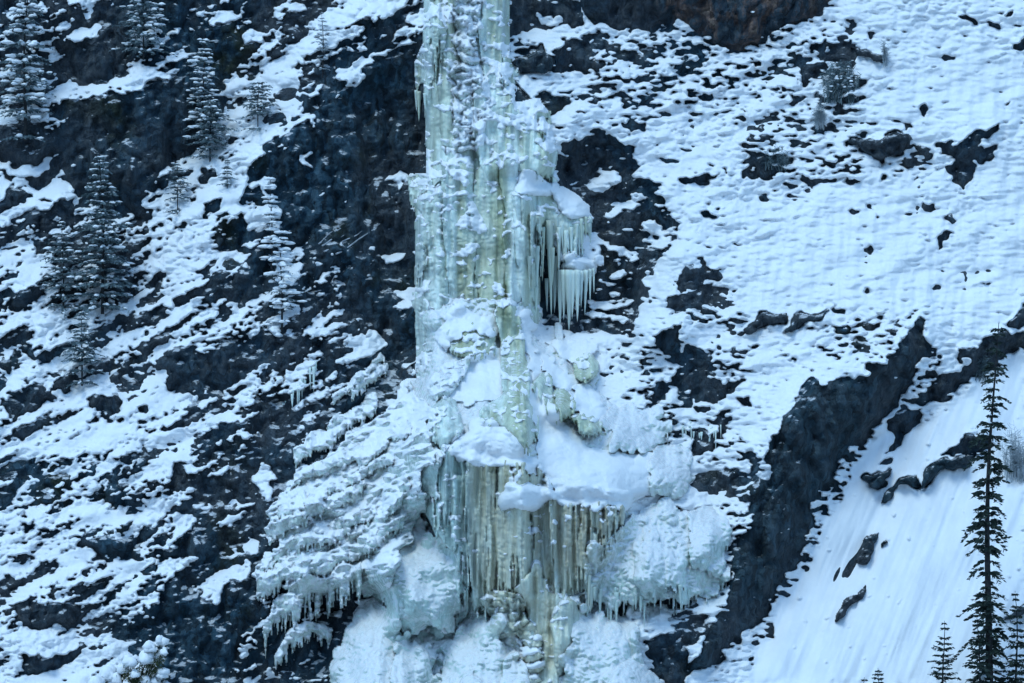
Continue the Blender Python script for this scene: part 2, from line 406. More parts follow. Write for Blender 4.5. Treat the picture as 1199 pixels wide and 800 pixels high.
RK = [
 (1, 250,165,400,95,440,130,450,200,380,300,250,270), (1, 200,385,440,340,640,260,700,300,640,520,560,600,500,760,320,700,260,560,220,560), (1, 0,470,200,490,200,540,60,575,0,560),
 (1, 740,110,850,90,840,260,780,290,740,200), (1, 890,560,960,500,1060,480,1090,600,1010,700,930,620,830,710), (1, 1100,450,1200,400,1200,800,1000,800,1010,700,1100,590), (1, 850,0,960,30,1000,80,900,100,860,60),
 (1, 320,60,420,20,430,40,415,90,360,60), (1, 1130,220,1185,200,1190,230,1140,250), (1, 1060,330,1130,330,1130,360,1070,365), (1, 690,620,750,600,760,620,710,650), (1, 650,700,690,690,690,705,650,712), (1, 720,720,790,690,770,740,720,755),
 (2, 490,230,530,180,600,165,580,190), (2, 590,250,640,215,700,220,720,240,620,280), (2, 660,150,720,120,740,170,680,165), (2, 800,50,880,70,890,95,800,75), (2, 930,30,940,190,870,270,800,250,760,240,790,160,860,150,890,100),
 (2, 350,350,440,285,430,310,380,350), (2, 20,600,110,550,190,590,120,640,40,660), (2, 190,540,260,510,280,540,220,560), (2, 80,390,160,430,250,420,270,450,200,470,150,450,100,430),
 (2, 40,720,90,690,200,650,180,680,80,740), (2, 480,420,560,375,640,370,540,420,520,450), (2, 560,470,640,440,720,440,800,420,860,400,1000,380,1040,420,1000,500,920,520,830,520,720,560,600,550,560,500),
 (2, 480,620,520,610,530,640,510,650), (2, 540,700,620,680,690,610,700,680,640,700), (2, 790,590,830,545,870,530,860,560,800,620), (2, 900,640,960,600,1040,580,1050,800,940,800,880,720), (2, 1070,0,1200,0,1200,60,1140,130,1090,90), (2, 290,640,330,590,400,600,400,630,320,655),
 (3, 0,150,60,50,120,10,110,50,50,130,10,170), (3, 250,290,400,290,470,300,500,360,400,360,330,320), (3, 520,600,600,440,640,480,600,580,650,620,620,730,560,620), (3, 40,540,240,510,300,560,200,600,60,590),
 (3, 60,700,260,690,330,650,240,730,150,760,80,750), (3, 650,800,660,600,700,530,760,540,800,470,900,440,920,560,840,620,830,740,790,800), (3, 740,90,860,50,880,100,780,210,740,180), (3, 600,0,660,0,660,100,610,110), (3, 960,50,1000,60,990,150,950,150),
 (3, 930,230,1060,240,1050,270,960,300), (3, 1110,730,1190,600,1200,640,1180,690), (3, 900,610,1190,570,1190,660,1100,760,900,760),
 (4, 0,330,130,200,260,165,260,260,320,300,325,500,250,560,240,600,100,640,80,800,0,800), (4, 595,0,700,0,690,105,600,125), (4, 700,0,840,10,860,90,800,105,760,50,700,40), (4, 840,0,1200,0,1200,72,1100,92,900,95),
 (4, 600,220,640,170,700,165,740,210,690,245,610,260), (4, 740,170,800,145,860,155,920,210,900,250,760,250,720,230), (4, 690,345,740,340,800,360,770,400,700,410),
 (4, 750,530,860,470,960,450,990,500,1080,640,1060,690,960,700,880,760,800,680,745,640), (4, 980,440,1060,430,1060,460,1000,475), (4, 80,90,200,40,260,80,160,110,90,140),
 (5, 0,60,110,100,170,140,270,120,275,200,180,220,160,260,270,300,270,450,190,470,170,400,150,330,0,300), (5, 820,350,850,200,900,120,960,130,1020,100,1100,60,1180,0,1200,0,1100,110,1050,250,1020,340,920,390), (5, 665,40,720,30,760,100,830,180,820,360,690,330),
 (5, 1090,560,1130,520,1150,600,1080,640), (5, 1180,470,1200,470,1200,560,1180,540), (5, 1090,720,1140,680,1110,740), (5, 1100,390,1190,330,1190,420,1130,440),
 (6, 1110,100,1170,80,1150,115), (6, 1035,118,1055,120,1050,125), (6, 0,500,60,520,20,640,0,640), (6, 950,430,1000,420,1000,560,960,550), (6, 1085,640,1200,590,1200,800,1150,790,1080,690),
 (7, 0,70,0,0,520,0,490,60,370,80,320,100,280,160,190,175,120,150,60,110), (7, 590,165,650,185,710,205,700,228,660,210), (7, 650,115,700,110,660,135), (7, 970,30,1010,60,1020,90,990,80), (7, 1110,60,1170,35,1170,55,1120,65),
 (7, 1150,160,1196,100,1196,180), (7, 910,190,960,180,940,215), (7, 1070,110,1130,90,1120,120), (7, 510,390,540,350,640,340,650,360,560,370,530,400), (7, 470,425,490,430,540,475,525,475),
 (7, 585,495,700,490,800,465,815,490,760,540,690,562,610,530), (7, 820,370,850,365,840,415), (7, 770,430,800,430,790,450), (7, 870,500,980,515,1020,470,1110,425,1115,440,1030,515,1088,510,1060,560,1000,650,930,600,970,560,900,530),
 (7, 800,510,850,515,870,560,840,560), (7, 1090,350,1110,360,1160,340,1120,372), (7, 210,550,260,540,310,550,370,540,360,570,300,590,390,590,330,620,220,640,200,610,260,590), (7, 0,625,120,610,80,650,0,658),
 (7, 130,590,160,600,150,625), (7, 250,670,330,690,310,707), (7, 580,600,630,605,600,615), (7, 60,760,90,740,130,770,80,772), (7, 530,535,590,538,570,558), (7, 655,655,700,630,740,632,690,647), (7, 850,690,890,710,880,732),
 (7, 920,760,970,770,945,788), (7, 590,740,615,735,605,768), (7, 640,730,650,732,685,768,675,772), (7, 805,650,830,630,820,658), (7, 400,240,440,225,500,215,480,260,430,310), (7, 440,170,500,150,510,180,450,190), (7, 520,325,570,320,560,332),
 (8, 0,130,60,140,110,145,140,170,110,190,60,190,40,220,0,215), (8, 218,350,270,315,345,293,345,325,300,330,250,372,220,372), (8, 350,345,390,310,450,310,520,288,500,307,430,342,370,367), (8, 528,262,550,285,580,290,560,307,538,298),
 (8, 608,45,650,50,675,33,672,62,640,60), (8, 898,45,930,8,962,15,930,50,890,87), (8, 638,163,652,163,647,177), (8, 638,213,657,218,647,232),
 (8, 300,800,320,700,370,650,400,600,470,530,510,560,560,540,640,520,690,500,640,470,740,450,790,360,840,320,875,330,860,420,870,400,830,470,800,520,770,580,720,650,680,720,600,800),
 (8, 780,580,830,560,980,510,1000,480,980,450,1050,380,1130,360,1196,370,1196,410,1120,460,1060,510,980,560,860,620,800,610), (8, 1140,340,1196,260,1196,360), (8, 980,420,1010,400,1020,440,985,450),
 (8, 740,680,770,640,830,650,820,690,730,790,715,790), (8, 0,420,50,415,95,440,100,500,110,540,190,535,215,530,150,595,60,605,10,630,0,600), (8, 40,700,80,700,100,740,150,650,165,660,100,790,40,790), (8, 200,600,240,590,230,622),
 (8, 640,330,700,310,680,342), (8, 900,790,1010,730,1060,730,1090,760,1000,800), (8, 830,400,870,440,850,450,820,430), (8, 700,390,760,380,740,400),
 (9, 300,0,560,0,600,-10,520,80,470,200,460,280,400,350,330,460,290,540,270,600,200,620,150,680,120,740,0,770,0,740,70,690,100,600,160,540,190,460,160,440,180,330,230,250,220,200,260,100,290,80),
 (9, 60,370,120,400,90,450), (9, 0,200,20,190,10,230), (9, 0,570,60,560,80,640,0,690), (9, 150,40,170,50,150,120), (9, 20,300,50,310,30,340),
 (9, 640,92,680,68,732,54,700,92,665,117), (9, 688,172,700,130,770,88,817,58,817,96,760,112,730,162), (9, 820,102,850,48,900,8,1030,-4,1000,42,920,52,870,92), (9, 678,42,742,0,742,32),
 (9, 1135,575,1199,508,1199,545,1160,580), (9, 1165,265,1196,262,1196,272), ]
HOL = [(4, 750,530,860,470,960,450,990,500,1080,640,1060,690,960,700,880,760,800,680,745,640), (5, 820,350,850,200,900,120,960,130,1020,100,1100,60,1180,0,1200,0,1100,110,1050,250,1020,340,920,390), (4, 740,170,800,145,860,155,920,210,900,250,760,250,720,230), (8, 0,420,50,415,95,440,100,500,110,540,190,535,215,530,150,595,60,605,10,630,0,600)]
paint([(345, 110), (410, 70), (480, 55), (506, 50), (508, 168), (484, 200), (486, 420), (492, 460), (455, 450), (440, 330), (400, 270), (340, 300), (330, 220)], -1.5, 0.5)
paint([(215, 560), (250, 530), (330, 560), (300, 690), (260, 800), (205, 800), (200, 680)], -1.05, 0.6)
for q in SN: paint(T3(q[0], q[1:]), 1.2, 0.68)
for q in RK: paint(T3(q[0], q[1:]), -1.4, 0.44)
for q in HOL: paint(T3(q[0], q[1:]), -1.15, 0.66)
paint([(660, 212), (690, 198), (770, 214), (796, 262), (776, 290), (752, 345), (742, 386), (682, 386), (676, 330), (700, 300), (690, 270)], -1.25, 0.66)
for q in SN:
    if q[:3] in ((4, 790, 640), (4, 920, 740), (4, 740, 480), (5, 800, 110), (5, 930, 70), (5, 1040, 60)): paint(T3(q[0], q[1:]), 1.0, 0.7)
for p in ([(704, 252), (722, 246), (730, 256), (712, 262)], [(735, 205), (756, 200), (762, 210), (742, 214)], [(690, 352), (720, 344), (742, 352), (730, 360), (700, 362)], [(750, 262), (768, 255), (775, 268), (758, 275)], [(716, 316), (735, 310), (738, 320), (722, 326)], [(672, 372), (700, 366), (735, 372), (700, 380)]): paint(p, 0.9, 0.8)
# ragged stony margin of the buttress
for p in ([(1000, 520), (1022, 530), (990, 570), (972, 610), (955, 650), (930, 690), (905, 735), (888, 770), (866, 790), (880, 745), (905, 700), (935, 650), (950, 605), (970, 560)],
          [(1050, 470), (1075, 440), (1090, 410), (1105, 420), (1090, 450), (1068, 480)]): paint(p, 0.25, 1.05)

wu = noise(16, 16, 0, 11) * 3.2 + noise(6, 6, 0, 12) * 1.6
wv = noise(16, 16, 0, 13) * 2.6 + noise(6, 6, 0, 14) * 1.3
G = bil(blur(G, 1.8), UU + wu, VV + wv)
AMP = bil(blur(AMP, 3.0), UU + wu, VV + wv)
LEFT = 1 - sstep(430, 620, UU + 0.15 * VV)
nL = 0.80 * noise(30, 7.5, 28, 21) + 0.55 * noise(14, 4.6, 24, 22) + 0.45 * noise(6, 3.2, 15, 23) + 0.40 * noise(3.0, 1.9, 12, 27)
nR = 0.42 * noise(20, 7, 6, 24) + 0.62 * noise(12, 4.2, -8, 25) + 0.62 * noise(6.5, 2.8, 4, 26) + 0.42 * noise(3.4, 2.0, 0, 28)
N = LEFT * nL + (1 - LEFT) * nR
H = G + AMP * N * 0.95

# ------------------------------------------------------------------ ice zones of the waterfall (flat outlines)
ICE_COL = [(497, -70), (594, -70), (594, 60), (600, 90), (632, 125), (648, 200), (690, 260), (690, 300), (625, 330), (630, 400), (620, 540), (640, 560), (740, 590), (720, 660), (680, 720), (680, 870), (600, 870), (560, 720), (500, 640), (480, 560), (495, 420), (484, 240), (510, 160), (490, 60)]
APRON = [(440, 560), (520, 480), (600, 470), (640, 450), (700, 470), (790, 550), (740, 590), (640, 560), (560, 540)]
ZI = blur(poly_mask(ICE_COL).astype(float), 5)
gs = sstep(-0.5, 0.5, H)
slope = 0.16 * (1 - gs) + -0.95 * gs
slope = np.where(AMP < 0.3, -1.0, slope)
slope = slope * (1 - ZI) + -0.16 * ZI
za = blur(poly_mask([(500, 440), (600, 400), (660, 430), (720, 500), (640, 540), (510, 545)]).astype(float), 10)
slope = slope * (1 - za) - 0.9 * za
# integrate the slopes into one depth sheet (least squares, screened so that it keeps to a mean incline)
BASE_IN = 0.50
B = -BASE_IN * (400.0 - VV) * S
gr = slope + BASE_IN
kx = 2 * math.pi * FXr / S; ky = 2 * math.pi * FY / S
gh = np.fft.rfft2(-gr)              # d/dv, v runs down
R = np.fft.irfft2(np.conj(1j * ky) * gh / (ky ** 2 + 0.30 * kx ** 2 + (1 / 16.0) ** 2), s=(NV, NU))
def bumpz(pts, amount, sig):
    global B
    B = B + amount * blur(poly_mask(pts).astype(float), sig)
BUTT = T3(8, (300,800,320,700,370,650,400,600,470,530,510,560,560,540,640,520,690,500,640,470,740,450,790,360,840,320,875,330,860,420,870,400,830,470,800,520,770,580,720,650,680,720,600,800)) 
bumpz([(880, 520), (950, 440), (1080, 380), (1090, 400), (1030, 480), (960, 560), (930, 640), (890, 720), (800, 800), (780, 780), (860, 680)], 2.2, 22)
bumpz(ICE_COL, 1.6, 9)
bumpz([(330, 560), (480, 470), (600, 420), (720, 480), (800, 580), (790, 800), (420, 800), (300, 700)], 2.2, 28)
bumpz([(640, 200), (690, 150), (770, 180), (790, 260), (740, 380), (630, 385), (620, 290)], -1.7, 10)
bumpz([(365, 700), (400, 695), (420, 720), (400, 760), (375, 790), (360, 760)], -1.6, 7)
bumpz([(420, 100), (505, 60), (508, 200), (485, 230), (490, 440), (440, 460), (430, 300)], -1.3, 12)
bumpz([(740, 390), (750, 350), (768, 310), (790, 284), (812, 290), (822, 340), (806, 400), (760, 425)], 1.3, 9)
bumpz([(745, -60), (960, -60), (965, 20), (860, 55), (800, 30)], 0.7, 7)
bumpz([(60, 120), (200, 90), (230, 110), (190, 230), (80, 200)], 0.9, 10)
RKM = blur((H < 0).astype(float), 3)
big = blur((G < -0.9).astype(float), 9)
crag = np.abs(noise(30, 44, -12, 31)) * 0.42 + np.abs(noise(14, 20, 10, 32)) * 0.28 + noise(8, 6, 14, 33) * 0.10 + noise(5, 3, 10, 34) * 0.05 + noise(2.4, 2, 0, 36) * 0.012
crag2 = noise(10, 30, 4, 35) * 0.14 + np.abs(noise(22, 34, 30, 37)) * 0.18 + np.abs(noise(9, 14, -20, 38)) * 0.16
DR = B + R + RKM * (crag - 0.3) * (1 - 0.35 * big) + big * crag2 - 0.05
lump = blur(sstep(0.1, 0.7, AMP), 6)
lmod = np.clip(0.62 + 0.45 * noise(60, 40, 15, 51), 0.12, 1.5)
lumps = lmod * (np.abs(noise(11, 6, 12, 41)) * 0.14 + np.abs(noise(5, 3.6, 8, 42)) * 0.07 + noise(3, 2.2, 0, 50) * 0.014) + noise(24, 10, 14, 43) * 0.15 + (1 - LEFT) * (np.abs(noise(17, 4.2, 6, 57)) * 0.06 + noise(9, 2.6, -4, 58) * 0.035) + noise(50, 30, 10, 46) * 0.25
stri = noise(60, 5, 68, 44) * 0.030 + noise(60, 26, 60, 45) * 0.11 + noise(22, 2.6, 70, 47) * 0.010 + noise(120, 12, 69, 52) * 0.04 + np.clip(noise(5, 4, 40, 53) - 2.2, 0, 2) * 0.12
stri2 = noise(6, 40, -4, 48) * 0.10 + noise(3, 14, -4, 49) * 0.022 + noise(16, 6, 8, 54) * 0.06 + noise(10, 3, 4, 59) * 0.035
INGUL = blur(poly_mask(GULLY).astype(float), 4)
TH = 0.36 * np.tanh(2.2 * H) + np.where(H > -0.2, 1, 0) * (lump * lumps * (1 - INGUL) + stri * INGUL + (1 - lump) * (1 - INGUL) * stri2)
TH = np.clip(TH, -0.42, 1.6)
TH = TH - 0.9 * sstep(0.55, 0.95, blur(poly_mask([(500, -70), (592, -70), (594, 60), (600, 90), (632, 125), (646, 200), (625, 260), (622, 360), (495, 360), (492, 430), (484, 240), (510, 160), (495, 60)]).astype(float), 2))
DS = DR * (1 - 0.0) + TH
snow_keep = TH > -0.05
def grow(m, n=2):
    for _ in range(n):
        g = m.copy(); g[1:] |= m[:-1]; g[:-1] |= m[1:]; g[:, 1:] |= m[:, :-1]; g[:, :-1] |= m[:, 1:]; m = g
    return m
snow_keep = grow(snow_keep, 1)
rock_keep = grow(TH < 0.12, 3)
from_rock = {}
m_rust = poly_mask([(738, -70), (985, -70), (985, 12), (968, 24), (920, 30), (905, 40), (893, 54), (868, 60), (840, 54), (818, 40), (800, 30), (738, 25)])
m_butt = poly_mask([(800, 800), (830, 735), (852, 690), (860, 645), (878, 610), (890, 560), (900, 520), (916, 492), (940, 462), (955, 446), (1000, 442), (1020, 425), (1050, 412), (1062, 385), (1082, 370), (1096, 376), (1095, 405), (1080, 425), (1066, 445), (1056, 468), (1042, 486), (1015, 520), (975, 560), (958, 600), (950, 640), (915, 690), (890, 740), (862, 760), (840, 790), (815, 800)])
def split(keep, mask):
    # a face belongs to the zone of its upper left vertex; grow by one so the seams meet
    g = mask.copy(); g[1:, :] |= mask[:-1, :]; g[:, 1:] |= mask[:, :-1]; g[1:, 1:] |= mask[:-1, :-1]
    return keep & g
cliff = sheet('cliff', DR, split(rock_keep, ~(m_rust | m_butt)), M_ROCK)
tag(cliff, 'dark blue-grey rock cliff showing between the snow ledges', 'cliff', kind='structure')
o = sheet('rock_face', DR, split(rock_keep, m_rust), M_RUST)
tag(o, 'overhanging grey rock face with rusty brown stain at the top edge right of the icefall', 'rock face', kind='structure')
o = sheet('rock_buttress', DR, split(rock_keep, m_butt), M_BUTT)
tag(o, 'long bare dark rock buttress slanting down left beside the smooth snow gully', 'rock face', kind='structure')
m_gul = poly_mask([(1300, 380), (1199, 418), (1150, 452), (1080, 500), (1030, 508), (975, 560), (960, 600), (930, 670), (900, 715), (880, 745), (860, 765), (830, 800), (815, 870), (1300, 870)])
m_left = (UU < 560 - 0.02 * VV)
o = sheet('snow_slope', DS, split(snow_keep, m_gul), M_SLOPE)
tag(o, 'smooth streaked snow gully below the slanting rock buttress, lower right', 'snow slope', kind='structure')
o = sheet('snow_ledges', DS, split(snow_keep, ~m_gul & m_left), M_SNOW)
tag(o, 'broken snow ledges covering the dark cliff left of the icefall', 'snow', kind='structure')
o = sheet('snow_field', DS, split(snow_keep, ~m_gul & ~m_left), M_SNOW)
tag(o, 'steep snow covered mountainside right of the icefall with small rocks poking through', 'snow', kind='structure')

# the valley floor, one sheet out past the horizon of the place
me = bpy.data.meshes.new('ground')
gz = -4.0
me.from_pydata([(-1500, -2500, gz), (1500, -2500, gz), (1500, 300, gz), (-1500, 300, gz)], [], [(0, 1, 2, 3)])
me.materials.append(M_UNSEEN_DARK)  # floor is out of view, coloured dark to cut bounced light
gnd = bpy.data.objects.new('ground', me); COL.objects.link(gnd)
tag(gnd, 'unseen valley floor below the cliff, darkened to cut bounce light', 'ground', kind='structure')

me = bpy.data.meshes.new('sky_blocker')  # added slope out of view behind the camera, blocks low sky light
hv, hf = [], []
for i in range(25):
    x = -1800 + i * 150
    for k, (y, z) in enumerate([(-330, gz - 2), (-480, 95), (-700, 270), (-950, 430), (-1300, 500), (-1900, 300)]):
        hv.append((x, y + 60 * math.sin(i * 1.3 + k), z + (25 * math.sin(i * 0.9 + k * 2.1) if k else 0)))
for i in range(24):
    for k in range(5):
        a = i * 6 + k
        hf.append((a, a + 6, a + 7, a + 1))
me.from_pydata(hv, [], hf); me.materials.append(M_UNSEEN_DARK)
sky_blocker = bpy.data.objects.new('sky_blocker', me); COL.objects.link(sky_blocker)
tag(sky_blocker, 'added unseen dark slope behind the camera, blocking low sky light', 'sky_blocker', kind='structure')

TOP = DR + np.maximum(TH, 0)        # the outermost surface so far; later pieces build on it
# ------------------------------------------------------------------ the frozen waterfall
M_PALE = M_GREEN = M_AMBER = M_TEAL = mat_ice('ice', 1.3, 0.70, up=0.86)
M_CRUST = mat_ice('ice_crust', 1.3, 0.55, (1, 1, 0.6), 0.25, 0.35)
M_APRON = mat_ice('ice_apron', 1.2, 0.54, (1, 1, 0.9), 0.22, 0.20)
M_BANK = mat_ice('ice_bank', 1.2, 0.55, (1, 1, 0.4), 0.18, 0.20, 1.8)

# mineral stain in the ice, with flute shade and brightness painted into it: pale in general, olive down the centre, tan in the lower curtain, blue green at its left
def zone(pts, sig): return blur(poly_mask(pts).astype(float), sig)
STN_SHADE = np.ones((NV, NU, 3)) * np.array((0.70, 0.79, 0.72))
def tint(w, c):
    global STN_SHADE
    w = np.clip(w, 0, 1)[..., None]; STN_SHADE = STN_SHADE * (1 - w) + np.array(c) * w
colmn = noise(4, 90, 0, 68); colm2 = noise(9, 160, 0, 69); spot = noise(10, 26, 0, 70)
tint(zone([(480, -70), (600, -70), (650, 120), (700, 260), (640, 400), (480, 420)], 6) * sstep(-0.1, 1.2, colm2 + 0.5 * colmn) * 0.75, (0.52, 0.57, 0.42))
tint(zone([(508, -70), (532, -70), (534, 170), (510, 165)], 4) * 0.55, (0.54, 0.58, 0.42))
tint(zone([(575, 180), (592, 180), (594, 370), (560, 370)], 4) * 0.7, (0.42, 0.45, 0.29))
tint(zone([(600, 240), (630, 240), (632, 400), (606, 400)], 4) * 0.5, (0.46, 0.50, 0.36))
tint(zone([(530, 376), (580, 376), (582, 420), (530, 424)], 4) * 0.8, (0.42, 0.44, 0.25))
tint(zone([(584, 350), (606, 350), (640, 480), (632, 545), (560, 500), (590, 460)], 5) * (0.7 + 0.25 * colmn), (0.43, 0.48, 0.31))
tint(zone([(630, 400), (700, 410), (712, 512), (640, 505)], 6) * 0.8, (0.45, 0.50, 0.33))
tint(zone([(470, 540), (552, 520), (552, 770), (420, 760), (430, 640)], 10) * 0.85, (0.50, 0.63, 0.58))
tint(zone([(550, 520), (640, 535), (740, 580), (720, 650), (680, 720), (660, 800), (610, 800), (556, 712)], 7) * (0.85 + 0.12 * colmn), (0.58, 0.57, 0.44))
tint(zone([(556, 525), (630, 535), (620, 580), (600, 580), (560, 590)], 7) * (0.5 + 0.3 * colmn), (0.48, 0.46, 0.31))
tint(zone([(640, 570), (740, 585), (700, 650), (650, 680)], 8) * (0.45 + 0.3 * colmn), (0.46, 0.41, 0.29))
tint(zone([(593, 185), (608, 185), (612, 356), (597, 360)], 2.5) * 0.75, (0.74, 0.82, 0.79))  # middle pillar painted lighter, brightness put into its colour
tint(zone([(488, 215), (513, 195), (515, 480), (495, 490)], 3) * 0.55, (0.70, 0.78, 0.75))  # left pillar painted lighter for flute contrast
tint(zone([(583, 190), (592, 190), (595, 372), (580, 372)], 2) * (0.75 + 0.2 * colmn), (0.30, 0.34, 0.21))  # groove beside the middle pillar, shade painted into the ice colour
tint(zone([(515, 190), (523, 190), (524, 420), (516, 430)], 2) * 0.6, (0.33, 0.42, 0.38))  # groove right of the left pillar, shade painted as darker teal
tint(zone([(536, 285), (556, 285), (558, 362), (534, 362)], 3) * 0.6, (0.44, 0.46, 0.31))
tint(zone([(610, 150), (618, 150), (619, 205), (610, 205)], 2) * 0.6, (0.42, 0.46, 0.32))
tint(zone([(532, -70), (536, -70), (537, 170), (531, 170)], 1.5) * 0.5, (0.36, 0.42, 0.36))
tint(zone([(380, 700), (545, 690), (600, 740), (600, 870), (360, 870)], 14) * 0.7, (0.52, 0.66, 0.62))
tint(zone([(670, 690), (860, 600), (860, 720), (760, 760), (780, 870), (665, 870)], 14) * 0.6, (0.54, 0.67, 0.62))
tint(sstep(0.4, 1.8, spot) * 0.35, (0.66, 0.74, 0.70))

NL1 = np.abs(noise(8, 6, 10, 61)); NL2 = np.abs(noise(4, 3.4, 0, 62)); NV1 = noise(2.6, 22, 0, 63); NV2 = noise(5, 60, 0, 64); NSH = noise(26, 7, 24, 65); NSH2 = noise(12, 4.5, 20, 66)
WOB = noise(3, 26, 0, 67)

def lblur(a, sig):
    r = max(1, int(3 * sig)); k = np.exp(-0.5 * (np.arange(-r, r + 1) / sig) ** 2); k /= k.sum()
    p = np.pad(a, r, mode='edge')
    p = np.apply_along_axis(lambda m: np.convolve(m, k, 'valid'), 0, p)
    return np.apply_along_axis(lambda m: np.convolve(m, k, 'valid'), 1, p)

ICE = np.zeros((NV, NU), bool)
CRG = np.zeros((NV, NU))

class Patch:
    """a relief of ice or snow frozen onto the surface behind it, joined back into it all round its rim"""
    def __init__(self, poly, pad=10, down=0, seed=0, warp=2.0, base_sig=4.0, base=None):
        us = [p[0] for p in poly]; vs = [p[1] for p in poly]
        self.c0 = int(max(0, min(us) - pad - U0)); self.c1 = int(min(NU, max(us) + pad - U0))
        self.r0 = int(max(0, min(vs) - pad - V0)); self.r1 = int(min(NV, max(vs) + pad + down - V0))
        sl = self.sl = (slice(self.r0, self.r1), slice(self.c0, self.c1))
        self.U = UU[sl]; self.V = VV[sl]; self.rs = np.random.RandomState(seed + 100)
        n1 = wu[sl] * warp * 0.4; n2 = wv[sl] * warp * 0.4
        self.m = poly_mask(poly, self.U + n1, self.V + n2)
        top = TOP[sl]
        self.base = lblur(top, base_sig) if base is None else base[sl]
        self.F = np.full(top.shape, -1e9)
        self.down = down
    def slab(self, h, sig, rim=0.0, ramp=0.0):
        b = lblur(self.m.astype(float), sig)
        q = np.clip(2 * b - 1 + 0.06, 0, 1)
        f = self.base + rim + h * q ** 0.6
        if ramp:
            any_ = self.m.any(0); tp = np.where(any_, self.m.argmax(0), 0).astype(float); idx = np.nonzero(any_)[0]
            tp = np.interp(np.arange(len(tp)), idx, tp[idx])
            k = np.exp(-0.5 * (np.arange(-24, 25) / 8.0) ** 2); tp = np.convolve(np.pad(tp, 24, mode='edge'), k / k.sum(), 'valid')
            rr = ramp * S * np.clip(np.arange(self.m.shape[0])[:, None] - tp[None, :], 0, None) * np.clip((lblur(self.m.astype(float), sig * 1.8) - 0.25) * 1.5, 0, 1)
            f = f + rr; self.base = self.base + rr
        self.F = np.where(self.m, np.maximum(self.F, f), self.F)
        return self
    def capsule(self, u, v0, v1, r0, r1, h, wob=0.8, basev=None, lean=0.0):
        a = max(0, int(v0 - V0 - self.r0)); b = min(self.F.shape[0], int(v1 - V0 - self.r0) + 1)
        if b - a < 2: return
        t = (np.arange(a, b) + self.r0 + V0 - v0) / max(1.0, v1 - v0)
        t = np.clip(t, 0, 1)
        r = (r0 + (r1 - r0) * t ** 0.8) * np.sqrt(np.clip(np.minimum((t + 0.01) * (v1 - v0) / (r0 * 1.2), 1), 0, 1)) * np.clip((1.02 - t) * (v1 - v0) / (2.2 * r0), 0, 1) ** 0.5
        uc = u + wob * WOB[a + self.r0:b + self.r0, int(np.clip(u - U0, 0, NU - 1))] + lean * t * (v1 - v0)
        j = int(np.clip(u - U0 - self.c0, 0, self.F.shape[1] - 1))
        lo = max(0, int(u - abs(lean) * (v1 - v0) - r0 - 5 - U0 - self.c0)); hi = min(self.F.shape[1], int(u + abs(lean) * (v1 - v0) + r0 + 6 - U0 - self.c0))
        if hi <= lo: return
        Ug = self.U[a:b, lo:hi]
        x = (Ug - uc[:, None]) / np.maximum(r[:, None], 0.3)
        ins = np.abs(x) < 1
        bs = self.base[a:b, lo:hi]
        if basev is not None:
            jb = int(np.clip(basev - V0 - self.r0, 0, self.F.shape[0] - 1))
            rows = np.minimum(np.arange(a, b), jb)
            bs = self.base[rows, lo:hi]
        f = bs + h - 0.02 * 0 + r[:, None] * S * 1.25 * np.sqrt(np.clip(1 - x * x, 0, 1))
        cur = self.F[a:b, lo:hi]
        self.F[a:b, lo:hi] = np.where(ins, np.maximum(cur, f), cur)
    def curtain(self, n, r, h, tip=0.3, ext=0, start=0.25, stop=0.3, wob=0.8, lean=0.0):
        hh, ww = self.m.shape
        cols = np.nonzero(self.m.any(0))[0]
        if len(cols) == 0: return self
        for _ in range(int(n * 2.6)):
            c = self.rs.choice(cols); rows = np.nonzero(self.m[:, c])[0]
            a, b = rows[0], rows[-1]; L = b - a
            if L < 3: continue
            s = a + L * start * self.rs.rand() ** 1.5 if self.rs.rand() < 0.75 else a + L * self.rs.rand() * 0.7
            e = b - (b - s) * stop * self.rs.rand() + (ext * self.rs.rand() ** 1.6 if ext else 0)
            rr = r[0] * 0.55 + (r[1] - r[0] * 0.55) * self.rs.rand() ** 2.4
            if e - s < 5: continue
            self.capsule(c + self.c0 + U0, s + self.r0 + V0, e + self.r0 + V0, rr, rr * tip, h[0] + (h[1] - h[0]) * self.rs.rand(), wob, b + self.r0 + V0, lean)
        return self
    def blob(self, u, v, ru, rv, h, off=0.0, ang=0.0):
        a = math.radians(-ang); x = (self.U - u); y = (self.V - v)
        p = (x * math.cos(a) + y * math.sin(a)) / ru; q = (-x * math.sin(a) + y * math.cos(a)) / rv
        d = 1 - p * p - q * q
        f = self.base + off + h * np.sqrt(np.clip(d, 0, 1))
        self.F = np.where(d > 0, np.maximum(self.F, f), self.F)
        return self
    def blobs(self, n, r, h, off=(0, 0.2), asp=0.7, ang=0.0):
        rows, cols = np.nonzero(self.m)
        for _ in range(n):
            k = self.rs.randint(len(rows)); ru = r[0] + (r[1] - r[0]) * self.rs.rand() ** 1.5
            self.blob(cols[k] + self.c0 + U0, rows[k] + self.r0 + V0, ru, ru * asp * (0.7 + 0.6 * self.rs.rand()), h * ru * S, off[0] + (off[1] - off[0]) * self.rs.rand(), ang + self.rs.randn() * 15)
        return self
    def rough(self, *terms):
        ok = self.F > -1e8
        for arr, amp in terms: self.F = np.where(ok, self.F + arr[self.sl] * amp, self.F)
        return self
    def soften(self, sig):
        ok = self.F > -1e8
        w = lblur(ok.astype(float), sig); f = lblur(np.where(ok, self.F, 0.0), sig) / np.maximum(w, 1e-3)
        self.F = np.where(ok, f, self.F); return self
